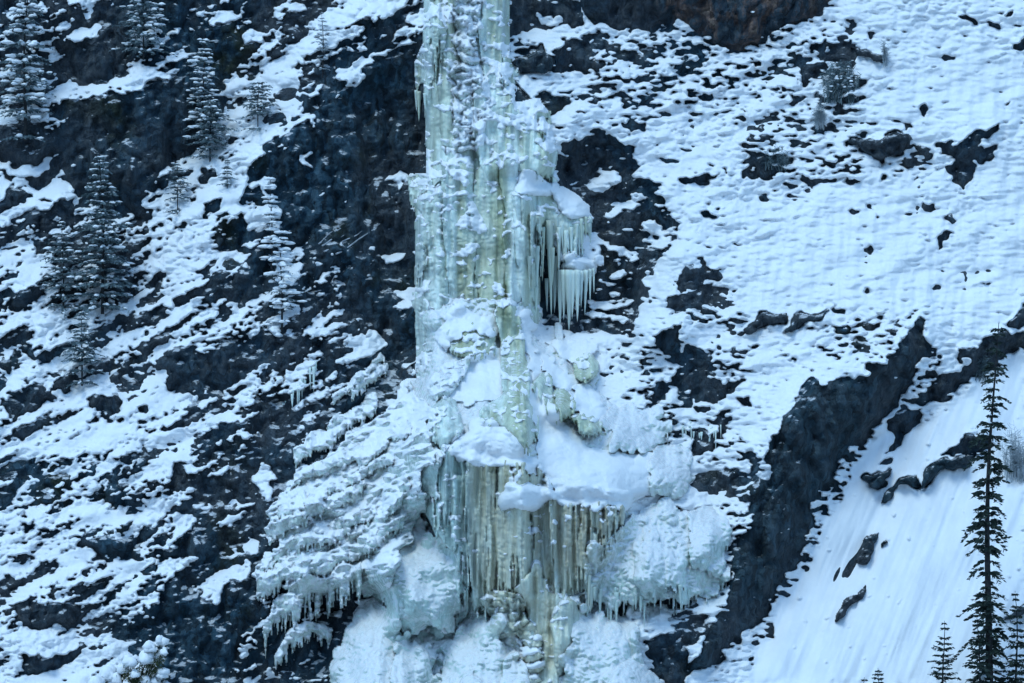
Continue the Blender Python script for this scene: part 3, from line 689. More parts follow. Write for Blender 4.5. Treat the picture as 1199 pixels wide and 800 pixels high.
    def build(self, name, mat, parent=None, back=0.9):
        global TOP
        ok = self.F > -1e8
        g = ok.copy()
        g[1:, :] |= ok[:-1, :]; g[:-1, :] |= ok[1:, :]; g[:, 1:] |= ok[:, :-1]; g[:, :-1] |= ok[:, 1:]
        g[1:, 1:] |= ok[:-1, :-1]; g[:-1, :-1] |= ok[1:, 1:]; g[1:, :-1] |= ok[:-1, 1:]; g[:-1, 1:] |= ok[1:, :-1]
        # rim: joined back into whatever is behind
        Fm = np.where(ok, self.F, -1e9)
        P = np.pad(Fm, 1, constant_values=-1e9)
        nb = np.max([P[1 + a:P.shape[0] - 1 + a, 1 + b:P.shape[1] - 1 + b] for a in (-1, 0, 1) for b in (-1, 0, 1)], 0)
        top = TOP[self.sl]
        rim = np.maximum(np.minimum(top - 0.25, nb - 0.05), nb - back)
        D = np.where(ok, self.F, np.where(g, rim, 0))
        o = sheet(name, D, g, mat, parent, self.r0, self.c0, col=STN_SHADE[self.sl] if mat.name.startswith('ice') else None)
        if mat.name.startswith('ice') and mat.name != 'ice_bank': ICE[self.sl] |= ok
        elif name != 'snow_crust': ICE[self.sl] &= ~ok
        TOP[self.sl] = np.where(ok, np.maximum(top, self.F), top)
        return o

def cone_mesh(bm, p, L, r, seed, lean=0.0, sides=7, rings=9, taper=0.75):
    rs = random.Random(seed)
    ph = rs.random() * 6.28; prev = None
    k1, k2 = rs.uniform(0.0, 0.10), rs.uniform(5, 12)
    for i in range(rings + 1):
        t = i / rings
        rr = r * (1 - t) ** taper * (1 + k1 * math.sin(k2 * t * 3 + ph)) + 0.004
        cx = lean * t * L + 0.02 * L * k1 * 4 * math.sin(3 * t + ph)
        ring = [bm.verts.new((p[0] + cx + rr * math.cos(6.283 * j / sides + ph), p[1] + rr * math.sin(6.283 * j / sides + ph), p[2] - t * L)) for j in range(sides)]
        if prev:
            for j in range(sides):
                bm.faces.new((prev[j], ring[j], ring[(j + 1) % sides], prev[(j + 1) % sides]))
        else:
            bm.faces.new(ring)
        prev = ring
    bm.faces.new(prev[::-1])

def bm_obj(name, bm, mat, parent=None, smooth=True):
    bmesh.ops.recalc_face_normals(bm, faces=bm.faces)
    me = bpy.data.meshes.new(name); bm.to_mesh(me); bm.free()
    if smooth: me.polygons.foreach_set('use_smooth', [True] * len(me.polygons))
    me.materials.append(mat)
    o = bpy.data.objects.new(name, me); COL.objects.link(o)
    if parent is not None: o.parent = parent
    return o

def topd(u, v):
    return float(TOP[int(np.clip(v - V0, 0, NV - 1)), int(np.clip(u - U0, 0, NU - 1))])

def icicle(parent, u, v, L, r, mat, seed, off=0.12, sides=7):
    """one icicle hanging from photo position (u, v); L and r in photo pixels"""
    d = max(topd(u, v), topd(u, v - 3)) + off
    p = at(u, v, d)
    bm = bmesh.new()
    loc = Vector(parent.location)
    cone_mesh(bm, p - loc, L * S, r * S, seed, random.uniform(-0.02, 0.02), sides)
    o = bm_obj('icicle', bm, mat, parent)
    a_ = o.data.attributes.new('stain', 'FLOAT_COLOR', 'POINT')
    c_ = STN_SHADE[int(np.clip(v - V0, 0, NV - 1)), int(np.clip(u - U0, 0, NU - 1))]
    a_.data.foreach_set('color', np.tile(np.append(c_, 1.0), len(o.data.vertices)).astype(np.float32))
    return o

def fringe(parent, line, n, L, r, mat, seed, off=0.05):
    rs = random.Random(seed)
    for k in range(n):
        t = (k + rs.random() * 0.9) / n * (len(line) - 1); i = min(int(t), len(line) - 2); f = t - i
        u = line[i][0] * (1 - f) + line[i + 1][0] * f; v = line[i][1] * (1 - f) + line[i + 1][1] * f
        if rs.random() < 0.15: continue
        icicle(parent, u + rs.uniform(-3, 3), v + rs.uniform(-8, 2), L[0] * 0.7 + (L[1] - L[0] * 0.7) * rs.random() ** 1.7, rs.uniform(*r), mat, seed * 77 + k, off)

def base_of(u, v):
    return at(u, v, topd(u, v))

FALL = empty('frozen_waterfall', base_of(610, 790))
tag(FALL, 'tall pale green frozen waterfall running down the middle of the cliff', 'frozen waterfall')
def part(o, label=None):
    if label: o['label'] = label
    return o
BASE0 = None

# --- the body of ice everything else is frozen onto
p = Patch([(470, 455), (500, 440), (640, 420), (712, 470), (735, 560), (735, 600), (690, 700), (680, 870), (470, 870), (440, 720), (430, 600), (440, 500)], seed=3, warp=3)
p.slab(0.5, 14).rough((NL1, 0.16), (NL2, 0.10), (NV1, 0.03))
p.build('ice_body', M_CRUST, FALL)
def mound(poly, h, sig, seed, nb, r, drip=0, label=None, lump=0.05, warp=3.0, mat=None, ramp=0.55):
    m = Patch(poly, seed=seed, warp=warp, down=drip + 4, base_sig=6)
    m.slab(h * 0.7, sig, 0.0, ramp)
    if nb: m.blobs(int(nb * 1.4), r, 0.85, (h * 0.1, h * 0.7), 1.15)
    if drip: m.curtain(26, (2.2, 5.5), (h * 0.2, h * 0.6), 0.2, drip, 0.6, 0.1)
    um = sum(p_[0] for p_ in poly) / len(poly); vt = min(p_[1] for p_ in poly); vb = min(max(p_[1] for p_ in poly), 820); hw_ = (max(p_[0] for p_ in poly) - min(p_[0] for p_ in poly)) / 2
    for k in range(12):
        x = m.rs.uniform(-0.85, 0.85); v0_ = vt + (vb - vt) * m.rs.uniform(0.1, 0.5) * (0.4 + abs(x)); r_ = m.rs.uniform(4, 9)
        m.capsule(um + x * hw_ * 0.55, v0_, vb + m.rs.uniform(-20, 5), r_ * 0.8, r_ * 1.2, h * m.rs.uniform(0.15, 0.55), 1.5, None, x * hw_ * 0.4 / max(30, vb - v0_))
    m.soften(1.2).rough((NL1, lump * 1.0), (NL2, lump * 0.6), (NL2, lump * 0.6), (noise(24, 18, 0, seed), lump * 1.2))
    return part(m.build('snow_mound', mat or M_BANK, FALL, 2.6), label)
# --- upper column
p = Patch([(507, -70), (586, -70), (586, 50), (593, 88), (604, 120), (634, 140), (640, 205), (618, 240), (618, 372), (600, 385), (503, 470), (500, 440), (497, 330), (492, 245), (500, 212), (517, 182), (517, 100), (511, 50)], seed=1, warp=3.2)
p.slab(0.9, 9).curtain(130, (2.0, 8), (0.2, 1.15), 0.35, 0, 0.7, 0.5).rough((NV1, 0.055), (NV2, 0.09), (NL2, 0.03))
part(p.build('ice_column', M_PALE, FALL), 'tall fluted main column of pale ice')
def ice(name, poly, mat, slab, n, r, h, seed, tip=0.4, ext=0, start=0.3, stop=0.3, rough=1.0, soft=0.6, label=None, lumpy=0.0, warp=1.0, sig=4, down=None, plumb=False):
    q = Patch(poly, seed=seed, warp=warp, down=ext + 4 if down is None else down)
    if plumb: q.base = np.maximum(q.base, lblur(np.maximum.accumulate(q.base, axis=0), 3) - 0.40)
    if slab is not None: q.slab(slab, sig)
    if n: q.curtain(n, r, h, tip, ext, start, stop)
    if soft: q.soften(soft)
    q.rough((NV1, 0.05 * rough), (NV2, 0.07 * rough), (NL2, 0.03 * rough), (NL1, 0.03 * rough), (NL1, lumpy), (NL2, lumpy * 0.6))
    return part(q.build(name, mat, FALL), label)
def cap(poly, h, seed, nb=12, r=(3, 9), sig=4, name='snow_cap', mat=None, lump=0.05, parent=None, label=None, warp=1.6, ramp=0.0):
    q = Patch(poly, seed=seed, warp=warp)
    q.slab(h, sig, 0.0, ramp)
    if nb: q.blobs(nb, r, 0.55, (h * 0.3, h * 0.8))
    q.soften(0.9).rough((NL1, lump), (NL2, lump * 0.6))
    return part(q.build(name, mat or M_CAP, FALL if parent is None else parent), label)

ice('ice_curtain', [(512, -70), (531, -70), (531, 90), (534, 172), (517, 170), (515, 90), (511, 40)], M_GREEN, 0.25, 16, (2.5, 6), (0.1, 0.35), 11, label='greenish fluted ice on the left of the upper column')
ice('ice_crust', [(529, -70), (570, -70), (562, 60), (560, 110), (564, 176), (534, 178), (531, 90)], M_CRUST, 0.45, 0, None, None, 12, lumpy=0.22, rough=2, label='rough wrinkled ice crust down the middle of the upper column', warp=2.0)
ice('ice_curtain', [(568, -70), (588, -70), (588, 60), (594, 90), (580, 86), (566, 95)], M_PALE, 0.3, 10, (4, 8), (0.1, 0.3), 13)
ice('ice_curtain', [(488, 72), (497, 48), (510, 50), (511, 92), (500, 96), (487, 96)], M_CRUST, 0.4, 7, (1.5, 3.5), (0.1, 0.4), 14, 0.12, 38, lumpy=0.08, label='ragged icicle mass on the left flank of the upper column')
ice('ice_curtain', [(558, 100), (583, 76), (600, 86), (602, 118), (632, 116), (634, 138), (602, 142), (556, 140)], M_PALE, 0.55, 26, (2.5, 6), (0.2, 0.6), 15, 0.4, 10)
ice('ice_curtain', [(552, 146), (575, 134), (600, 140), (622, 134), (646, 152), (648, 208), (632, 204), (606, 202), (588, 205), (562, 200)], M_GREEN, 0.75, 40, (2.5, 6), (0.25, 0.8), 16, 0.35, 14, label='fluted ice tier with a lumpy snow crown')
# --- the long pillars below
ice('ice_pillar', [(494, 218), (515, 190), (517, 480), (510, 520), (495, 505), (499, 440), (497, 330), (491, 250)], M_PALE, 0.8, 12, (5, 10), (0.2, 0.45), 21, 0.85, 0, 0.3, 0.3, label='pale smooth pillar at the left edge', lumpy=0.05, warp=3.0)
ice('ice_pillar', [(522, 190), (552, 182), (556, 362), (524, 366)], M_GREEN, 0.55, 14, (4, 8), (0.1, 0.4), 22, 0.7, lumpy=0.05)
ice('ice_pillar', [(556, 200), (588, 176), (592, 372), (562, 368)], M_GREEN, 0.30, 14, (3, 7), (0.0, 0.25), 23, 0.7, label='yellow green pillar left of the bright one')
ice('ice_pillar', [(589, 186), (607, 182), (612, 352), (596, 362)], M_PALE, 0.9, 6, (5, 8), (0.3, 0.5), 24, 0.8, label='bright round pillar in the middle')
ice('ice_pillar', [(606, 222), (626, 232), (630, 380), (612, 392)], M_GREEN, 0.5, 8, (3, 7), (0.1, 0.4), 25, 0.7)
for k, (u, v, w) in enumerate([(546, 222, 11), (552, 245, 13), (545, 258, 15), (566, 268, 10), (545, 296, 18), (533, 240, 9), (538, 205, 12), (505, 205, 8), (575, 215, 8)]):
    CRG += 1.6 * np.exp(-((UU - u) / (w * 0.9)) ** 2 - ((VV - v) / (w * 0.6)) ** 2)
# --- right tiers with long icicles
ice('ice_curtain', [(606, 226), (648, 214), (668, 232), (692, 250), (690, 268), (670, 282), (650, 278), (636, 268), (620, 262)], M_PALE, 0.7, 44, (2.2, 5), (0.2, 0.7), 31, 0.12, 62, 0.3, 0.1, label='curtain of long icicles under the round snow cap on the right')
cap([(604, 226), (606, 203), (616, 197), (632, 203), (645, 214), (650, 226), (640, 232), (620, 230)], 0.7, 32, 8, (5, 11), 5, label='broad round snow cap over the right icicle curtain')
cap([(640, 214), (662, 220), (672, 232), (692, 240), (694, 252), (672, 256), (654, 248), (646, 232)], 0.6, 33, 14, (3, 8), 4)
cap([(657, 316), (668, 302), (684, 302), (698, 310), (698, 320), (684, 326), (664, 322)], 0.8, 34, 8, (4, 9), 4, label='snow cap above the separate icicle cluster on the right')
for (u, v, L, r) in [(629, 288, 66, 3.6), (636, 266, 64, 2.6), (644, 258, 116, 4.6), (650, 300, 68, 4.4), (647, 290, 44, 3), (656, 316, 72, 4.2), (661, 316, 60, 4.4), (666, 316, 74, 5.4), (671, 317, 58, 4), (676, 316, 62, 4.4), (681, 317, 44, 3.2), (686, 316, 54, 3.2), (691, 315, 40, 2.2), (695, 314, 30, 1.8), (655, 266, 54, 2.8), (663, 270, 40, 3), (669, 266, 46, 2.6), (675, 262, 30, 2.4), (681, 256, 36, 2.2), (686, 254, 26, 1.8), (640, 326, 40, 2.8), (628, 336, 38, 2.6), (658, 262, 30, 1.8), (620, 300, 40, 2.4)]:
    icicle(FALL, u, v, L, r, M_PALE if r < 6 else M_GREEN, int(u * 7 + v), 0.3, 9)
# --- ragged fringes along both edges of the fall
for k, (pl, ex) in enumerate([([(481, 206), (498, 198), (501, 224), (490, 232), (482, 226)], 52), ([(486, 288), (500, 280), (501, 308), (489, 312)], 50), ([(486, 346), (500, 340), (501, 362), (489, 366)], 44), ([(502, 6), (516, 0), (516, 38), (505, 42)], 60),
                               ([(590, 62), (603, 72), (604, 96), (592, 98)], 30), ([(630, 122), (645, 128), (645, 150), (632, 152)], 44), ([(618, 246), (632, 240), (634, 264), (620, 268)], 70), ([(492, 410), (505, 402), (507, 430), (495, 436)], 40)]):
    ice('ice_curtain', pl, M_PALE, 0.45, 9, (1.6, 4.2), (0.1, 0.6), 640 + k, 0.12, ex, 0.5, 0.3, lumpy=0.10, warp=2.5, sig=3)
# --- snow crowns on the tiers
for k, (u, v, w) in enumerate([(560, 142, 10), (574, 136, 12), (590, 142, 9), (606, 140, 10), (622, 138, 10), (636, 148, 9), (590, 82, 9), (576, 96, 10), (612, 118, 10), (626, 118, 8), (494, 58, 9), (497, 78, 8), (640, 170, 6), (566, 160, 6), (600, 160, 5)]):
    CRG += 1.6 * np.exp(-((UU - u) / (w * 0.9)) ** 2 - ((VV - v) / (w * 0.6)) ** 2)
# --- the cone below the pillars
mound([(503, 372), (530, 350), (612, 350), (632, 392), (664, 420), (700, 450), (745, 500), (792, 545), (780, 572), (735, 590), (650, 578), (600, 545), (548, 538), (500, 556), (450, 566), (462, 500), (494, 440)], 0.5, 14, 731, 22, (4, 12), 0, label='broad cone of ice and snow flaring out below the pillars', ramp=0.50, lump=0.07)
ice('ice_bulb', [(524, 385), (545, 376), (578, 380), (582, 415), (552, 424), (530, 414)], M_GREEN, 1.2, 22, (3, 6), (0.5, 1.2), 41, 0.4, 8, label='yellow green ice bulb under the snow hood of the cone')
cap([(514, 392), (522, 368), (532, 352), (548, 358), (566, 372), (584, 366), (586, 384), (568, 390), (548, 382), (536, 394), (522, 412)], 0.5, 42, 22, (3, 9), 5, label='peaked snow hood over the yellow green bulb')
cap([(590, 350), (606, 360), (622, 378), (632, 420), (648, 450), (640, 462), (622, 440), (612, 400), (600, 372)], 0.4, 43, 20, (3, 8), 4)
cap([(546, 420), (586, 412), (594, 440), (592, 472), (560, 470), (536, 474), (518, 478), (532, 448)], 0.35, 44, 14, (4, 9), 8, label='smooth snow cone left of the green central flow')
ice('ice_bulb', [(500, 450), (520, 425), (548, 418), (546, 440), (526, 466), (508, 470)], M_APRON, 0.7, 8, (4, 7), (0.2, 0.6), 45, 0.5, 4, lumpy=0.08)
ice('ice_bulb', [(505, 480), (520, 466), (534, 470), (542, 490), (536, 515), (522, 532), (508, 515)], M_PALE, 1.8, 10, (4, 8), (0.8, 1.5), 46, 0.6, 4, sig=6, lumpy=0.05)
ice('ice_flow', [(584, 352), (604, 350), (612, 400), (616, 450), (612, 500), (624, 540), (604, 520), (592, 470), (586, 400)], M_GREEN, 0.9, 20, (3, 7), (0.5, 1.1), 47, 0.6, label='green flow of ice down the centre of the cone')
ice('ice_bulb', [(562, 478), (585, 466), (602, 450), (616, 462), (631, 486), (626, 518), (612, 532), (594, 506), (566, 494)], M_GREEN, 1.5, 20, (3, 8), (0.7, 1.4), 48, 0.4, 8, label='large olive bulb at the foot of the central flow', lumpy=0.05)
ice('ice_bulb', [(622, 452), (640, 432), (648, 462), (668, 500), (650, 492), (634, 470)], M_GREEN, 1.5, 16, (3, 7), (0.7, 1.4), 49, 0.4, 8)
cap([(630, 412), (646, 424), (672, 440), (674, 452), (664, 460), (646, 452), (634, 436)], 0.5, 50, 14, (3, 8), 4)
ice('ice_bulb', [(648, 462), (662, 455), (672, 464), (674, 486), (662, 494), (650, 482)], M_GREEN, 1.9, 12, (4, 8), (0.9, 1.7), 51, 0.5, 6, label='small yellow green bulb in the row right of the cone')
ice('ice_bulb', [(670, 420), (690, 412), (700, 424), (698, 440), (688, 448), (674, 444)], M_GREEN, 1.9, 12, (4, 8), (0.9, 1.7), 52, 0.5, 4)
cap([(640, 398), (668, 396), (690, 400), (702, 412), (690, 420), (668, 424), (650, 416)], 0.4, 53, 18, (3, 8), 4)
ice('ice_bulb', [(668, 488), (682, 482), (700, 484), (707, 500), (698, 512), (682, 506)], M_GREEN, 1.9, 12, (4, 8), (0.9, 1.7), 54, 0.5, 6)
cap([(670, 478), (672, 452), (684, 446), (704, 460), (712, 480), (702, 490), (684, 486)], 0.5, 55, 8, (4, 9), 5)
# --- big snow skirts of the cone
cap([(528, 524), (546, 504), (560, 494), (590, 500), (612, 528), (632, 545), (640, 558), (620, 552), (600, 540), (572, 538), (548, 540)], 0.5, 91, 20, (5, 12), 7, label='snow skirt on the brow of the lower curtain', lump=0.04)
cap([(612, 446), (628, 450), (650, 490), (690, 520), (740, 535), (790, 548), (786, 570), (740, 590), (690, 588), (650, 582), (638, 560), (630, 530), (626, 500)], 0.35, 92, 12, (6, 16), 9, label='broad smooth snow skirt right of the central flow', lump=0.025)
# --- the lower curtain
ice('ice_curtain', [(484, 570), (500, 540), (522, 520), (550, 530), (552, 600), (548, 700), (532, 650), (512, 628), (496, 600)], M_TEAL, 0.4, 34, (3, 6.5), (0.1, 1.2), 61, 0.35, 10, 0.3, 0.4, label='blue green left half of the lower ice curtain', plumb=True)
ice('ice_curtain', [(546, 532), (580, 534), (602, 540), (640, 545), (648, 600), (650, 690), (640, 715), (600, 700), (556, 712), (548, 650)], M_AMBER, 0.15, 130, (1.8, 5.2), (-0.1, 1.2), 62, 0.25, 26, 0.55, 0.5, label='olive brown middle of the lower ice curtain', plumb=True)
ice('ice_curtain', [(640, 556), (652, 578), (676, 588), (700, 586), (732, 592), (722, 625), (700, 645), (688, 655), (684, 690), (650, 706), (645, 640)], M_AMBER, 0.12, 85, (1.8, 4.8), (-0.1, 1.15), 63, 0.25, 22, 0.5, 0.4, label='brown right end of the lower ice curtain', plumb=True)
cap([(580, 584), (596, 568), (620, 568), (640, 574), (646, 584), (634, 596), (610, 600), (588, 598)], 1.0, 64, 10, (6, 12), 5, label='single mushroom of snow stuck on the brown curtain')
for k, (u, v, w) in enumerate([(627, 603, 6), (637, 602, 5), (632, 612, 7), (626, 622, 6), (638, 622, 5), (632, 632, 6), (690, 592, 6), (706, 604, 9), (664, 606, 6), (552, 542, 5), (580, 540, 4), (600, 562, 6), (640, 570, 6), (662, 640, 5), (622, 640, 4)]):
    CRG += 1.8 * np.exp(-((UU - u) / (w * 0.9)) ** 2 - ((VV - v) / (w * 0.7)) ** 2)
TL = [(484, 576), (492, 556), (504, 540), (522, 526), (548, 531), (570, 535), (590, 538), (612, 543), (634, 550), (648, 568), (652, 580), (676, 590), (704, 589), (734, 594)]
for (ua, va), (ub, vb_) in zip(TL[:-1], TL[1:]):
    for t_ in np.linspace(0, 1, 5)[:-1]:
        u = ua + (ub - ua) * t_; v = va + (vb_ - va) * t_
        CRG += (1.0 + 0.6 * math.sin(u * 0.35)) * np.exp(-((UU - u) / 7.0) ** 2 - ((VV - v) / 6.0) ** 2)
cap([(520, 530), (538, 510), (558, 498), (590, 500), (612, 522), (632, 544), (642, 557), (626, 556), (606, 548), (584, 546), (566, 550), (548, 544), (534, 541)], 0.55, 93, 16, (4, 10), 6, label='snow lip folded over the top of the lower curtain')
cap([(640, 556), (660, 562), (700, 566), (735, 576), (742, 588), (730, 600), (716, 592), (704, 602), (690, 596), (668, 594), (655, 588)], 0.5, 94, 12, (4, 9), 5)
# --- the foot
ice('ice_flow', [(600, 690), (632, 660), (642, 690), (668, 700), (668, 745), (658, 800), (645, 870), (622, 870), (634, 790), (626, 730)], M_AMBER, 0.7, 34, (3, 7), (0.2, 0.7), 71, 0.6, 0, label='narrow olive flow at the very foot of the fall')
ice('ice_bulb', [(648, 712), (662, 698), (676, 706), (672, 760), (655, 800), (648, 760)], M_TEAL, 0.8, 12, (3, 7), (0.2, 0.6), 72, 0.6, 0)
ice('ice_crust', [(566, 700), (588, 690), (606, 700), (626, 735), (622, 765), (600, 745), (580, 735)], M_AMBER, 0.5, 0, None, None, 73, lumpy=0.25, warp=2.2, label='knobbly brownish crust left of the foot flow')
for k, (u, v, w) in enumerate([(574, 702, 6), (582, 712, 7), (592, 704, 5), (590, 724, 8), (600, 716, 6), (604, 735, 7), (612, 752, 8)]):
    CRG += 1.8 * np.exp(-((UU - u) / (w * 0.9)) ** 2 - ((VV - v) / (w * 0.7)) ** 2)
for k, (u, v, w) in enumerate([(622, 766, 15), (622, 780, 17), (618, 794, 18), (626, 752, 10)]):
    ice('ice_shelf', [(u - w, v + 3), (u - w * 0.4, v - 6), (u + w * 0.5, v - 6), (u + w, v + 3), (u + w * 0.4, v + 8), (u - w * 0.4, v + 8)], M_GREEN, 0.6, 6, (3, 5), (0.1, 0.4), 440 + k, 0.4, 4, lumpy=0.06)
    cap([(u - w, v + 1), (u - w * 0.4, v - 7), (u + w * 0.5, v - 7), (u + w, v + 1), (u, v - 1)], 0.45, 460 + k, 4, (2, 5), 2)
# --- lower left lobes
ice('ice_lobe', [(440, 690), (450, 655), (466, 640), (484, 655), (488, 715), (470, 742), (455, 720)], M_TEAL, 0.9, 16, (4, 8), (0.2, 0.6), 81, 0.5, 8, lumpy=0.05, label='blue green ice lobe left of the tall snow wedge')
ice('ice_lobe', [(478, 690), (500, 650), (530, 655), (546, 690), (540, 725), (520, 748), (502, 742), (488, 720)], M_TEAL, 0.7, 14, (4, 8), (0.2, 0.6), 82, 0.5, 6, lumpy=0.06)
ice('ice_lobe', [(484, 760), (500, 750), (510, 770), (505, 790), (492, 788)], M_TEAL, 0.7, 6, (4, 7), (0.2, 0.5), 83, 0.5, 4)
ice('ice_lobe', [(470, 520), (488, 490), (506, 510), (520, 540), (500, 570), (486, 575), (474, 560)], M_APRON, 0.8, 12, (4, 8), (0.2, 0.6), 84, 0.5, 6, lumpy=0.08)
mound([(462, 500), (478, 486), (498, 500), (512, 530), (508, 575), (492, 596), (474, 604), (456, 584), (452, 540)], 0.8, 9, 721, 12, (3, 8), 10, ramp=0.2)
mound([(440, 610), (460, 592), (476, 600), (470, 640), (458, 680), (440, 690), (430, 660)], 0.7, 8, 722, 12, (3, 8), 8, ramp=0.3)
mound([(476, 590), (490, 602), (508, 628), (528, 646), (543, 658), (542, 690), (532, 718), (508, 734), (480, 744), (456, 722), (446, 690), (453, 650), (464, 616)], 1.7, 10, 723, 14, (3, 9), 8, ramp=0.45, label='tall pointed snow wedge against the left of the lower curtain')
for k, (u, v, w) in enumerate([(506, 690, 9), (520, 690, 8), (510, 706, 9), (526, 704, 8), (504, 722, 8), (518, 720, 8), (532, 700, 7), (522, 735, 7), (500, 738, 6)]):
    CRG += 1.8 * np.exp(-((UU - u) / (w * 0.9)) ** 2 - ((VV - v) / (w * 0.8)) ** 2)
# --- the left apron of layered ice
q = Patch([(330, 575), (352, 548), (398, 522), (428, 494), (462, 468), (486, 452), (500, 480), (508, 530), (496, 590), (478, 640), (450, 690), (425, 700), (412, 690), (380, 688), (340, 690), (308, 682), (304, 668), (345, 648), (352, 636), (314, 640), (322, 612), (318, 596)], seed=95, warp=3)
q.slab(0.45, 14, 0.0, 0.14).rough((np.abs(NSH), 0.15), (np.abs(NSH2), 0.15), (np.abs(noise(9, 3, 26, 97)), 0.10), (NL1, 0.08), (NL2, 0.06), (noise(40, 16, 26, 96), 0.18))
part(q.build('ice_apron', M_APRON, FALL), 'wide apron of layered pale ice spreading to the lower left')
def shelf(line, th, seed, drip, mat=None, label=None):
    top = [(u, v - th * 0.5) for u, v in line]; bot = [(u, v + th * 0.5) for u, v in line][::-1]
    return ice('ice_shelf', top + bot, mat or M_APRON, 0.5, max(8, int(len(line) * 9)), (2.5, 5), (0.1, 0.5), seed, 0.2, drip, 0.6, 0.2, lumpy=0.10, warp=2.0, sig=3, label=label)
shelf([(312, 660), (330, 642), (352, 632), (385, 624), (410, 612), (436, 596)], 22, 501, 16)
shelf([(302, 694), (322, 676), (350, 668), (380, 658), (408, 646), (440, 636)], 20, 502, 12)
shelf([(336, 700), (352, 688), (378, 684), (400, 672), (420, 668)], 24, 503, 34, label='ice shelf fringed with icicles over the dark hollow')
shelf([(328, 600), (344, 590), (362, 580)], 14, 504, 10)
shelf([(318, 620), (340, 610), (366, 598), (398, 584), (430, 566)], 18, 505, 8)
shelf([(340, 566), (372, 548), (404, 536), (440, 520), (476, 506)], 16, 506, 6)
shelf([(384, 508), (404, 494), (424, 480), (438, 472)], 20, 507, 12)
shelf([(350, 536), (366, 516), (388, 512)], 22, 508, 6)
shelf([(420, 540), (450, 520), (480, 500)], 14, 509, 6)
shelf([(352, 600), (390, 572), (430, 548), (460, 540)], 14, 510, 6)
shelf([(310, 745), (320, 712), (338, 704), (352, 716)], 22, 511, 26)
shelf([(322, 768), (340, 745), (360, 735), (384, 738)], 14, 512, 16)
shelf([(446, 600), (466, 580), (480, 560)], 18, 513, 6)
shelf([(430, 640), (450, 622), (470, 606)], 18, 514, 10)
shelf([(415, 455), (432, 440), (448, 432)], 16, 515, 8)
shelf([(388, 470), (410, 452), (430, 430), (446, 415)], 10, 516, 6)
# --- rounded snow banks round the foot
mound([(372, 870), (392, 790), (408, 745), (420, 712), (440, 700), (462, 728), (474, 770), (480, 870)], 1.5, 14, 701, 22, (4, 11), label='steep snow mound right of the dark hollow at the bottom left of the fall')
mound([(452, 870), (458, 800), (470, 750), (482, 738), (498, 762), (512, 800), (515, 870)], 1.3, 12, 702, 16, (4, 9))
mound([(500, 870), (510, 790), (528, 750), (546, 726), (566, 721), (584, 732), (592, 756), (604, 800), (606, 870)], 1.6, 14, 703, 14, (4, 11), label='round snow mound left of the narrow olive flow')
mound([(536, 870), (546, 798), (553, 780), (564, 796), (574, 870)], 1.0, 5, 704, 3, (4, 7))
mound([(584, 870), (586, 800), (592, 770), (602, 762), (616, 780), (622, 870)], 1.0, 6, 705, 6, (4, 8))
mound([(658, 870), (664, 780), (670, 730), (690, 716), (716, 722), (742, 732), (756, 752), (748, 780), (770, 800), (780, 870)], 1.5, 15, 706, 24, (4, 12), label='broad snow mound right of the narrow olive flow')
mound([(700, 870), (712, 790), (736, 772), (752, 778), (778, 790), (800, 870)], 1.2, 8, 707, 6, (6, 12))
mound([(682, 700), (684, 668), (692, 648), (708, 640), (728, 612), (744, 594), (770, 592), (800, 602), (826, 618), (846, 650), (842, 690), (820, 700), (800, 690), (780, 702), (752, 706), (736, 690), (716, 704)], 1.2, 15, 708, 50, (4, 13), 34, label='big lumpy snow bulge with a fringe of icicles, right of the brown curtain', lump=0.08, ramp=0.4)
mound([(740, 640), (760, 628), (786, 640), (806, 668), (800, 690), (770, 694), (748, 680)], 0.7, 9, 709, 16, (3, 8), 18, ramp=0.2)
mound([(806, 600), (826, 590), (850, 606), (856, 640), (846, 664), (826, 660), (812, 634)], 0.7, 9, 710, 14, (3, 8), 14, ramp=0.3)
mound([(700, 500), (716, 478), (740, 470), (768, 480), (778, 512), (760, 530), (730, 528)], 0.5, 10, 711, 24, (3, 9), 8, ramp=0.35)
mound([(752, 545), (770, 520), (790, 515), (806, 535), (812, 570), (790, 580), (764, 570)], 0.5, 11, 712, 10, (4, 10), ramp=0.4)

# --- icicle fringes on the right mound and the left flank
fringe(FALL, [(688, 680), (700, 694), (716, 700), (726, 690)], 14, (22, 52), (1.4, 3.0), M_PALE, 601)
fringe(FALL, [(742, 690), (752, 712), (768, 705)], 6, (16, 40), (1.2, 2.6), M_PALE, 602)
fringe(FALL, [(780, 680), (796, 690), (810, 690)], 6, (14, 30), (1.1, 2.4), M_PALE, 603)
fringe(FALL, [(486, 110), (492, 112), (498, 108)], 5, (18, 38), (2, 3.5), M_PALE, 604)
fringe(FALL, [(484, 235), (487, 238), (489, 235)], 4, (18, 40), (1.2, 2.4), M_PALE, 605)
fringe(FALL, [(484, 345), (488, 346), (491, 346)], 4, (24, 48), (1.5, 2.6), M_PALE, 606)

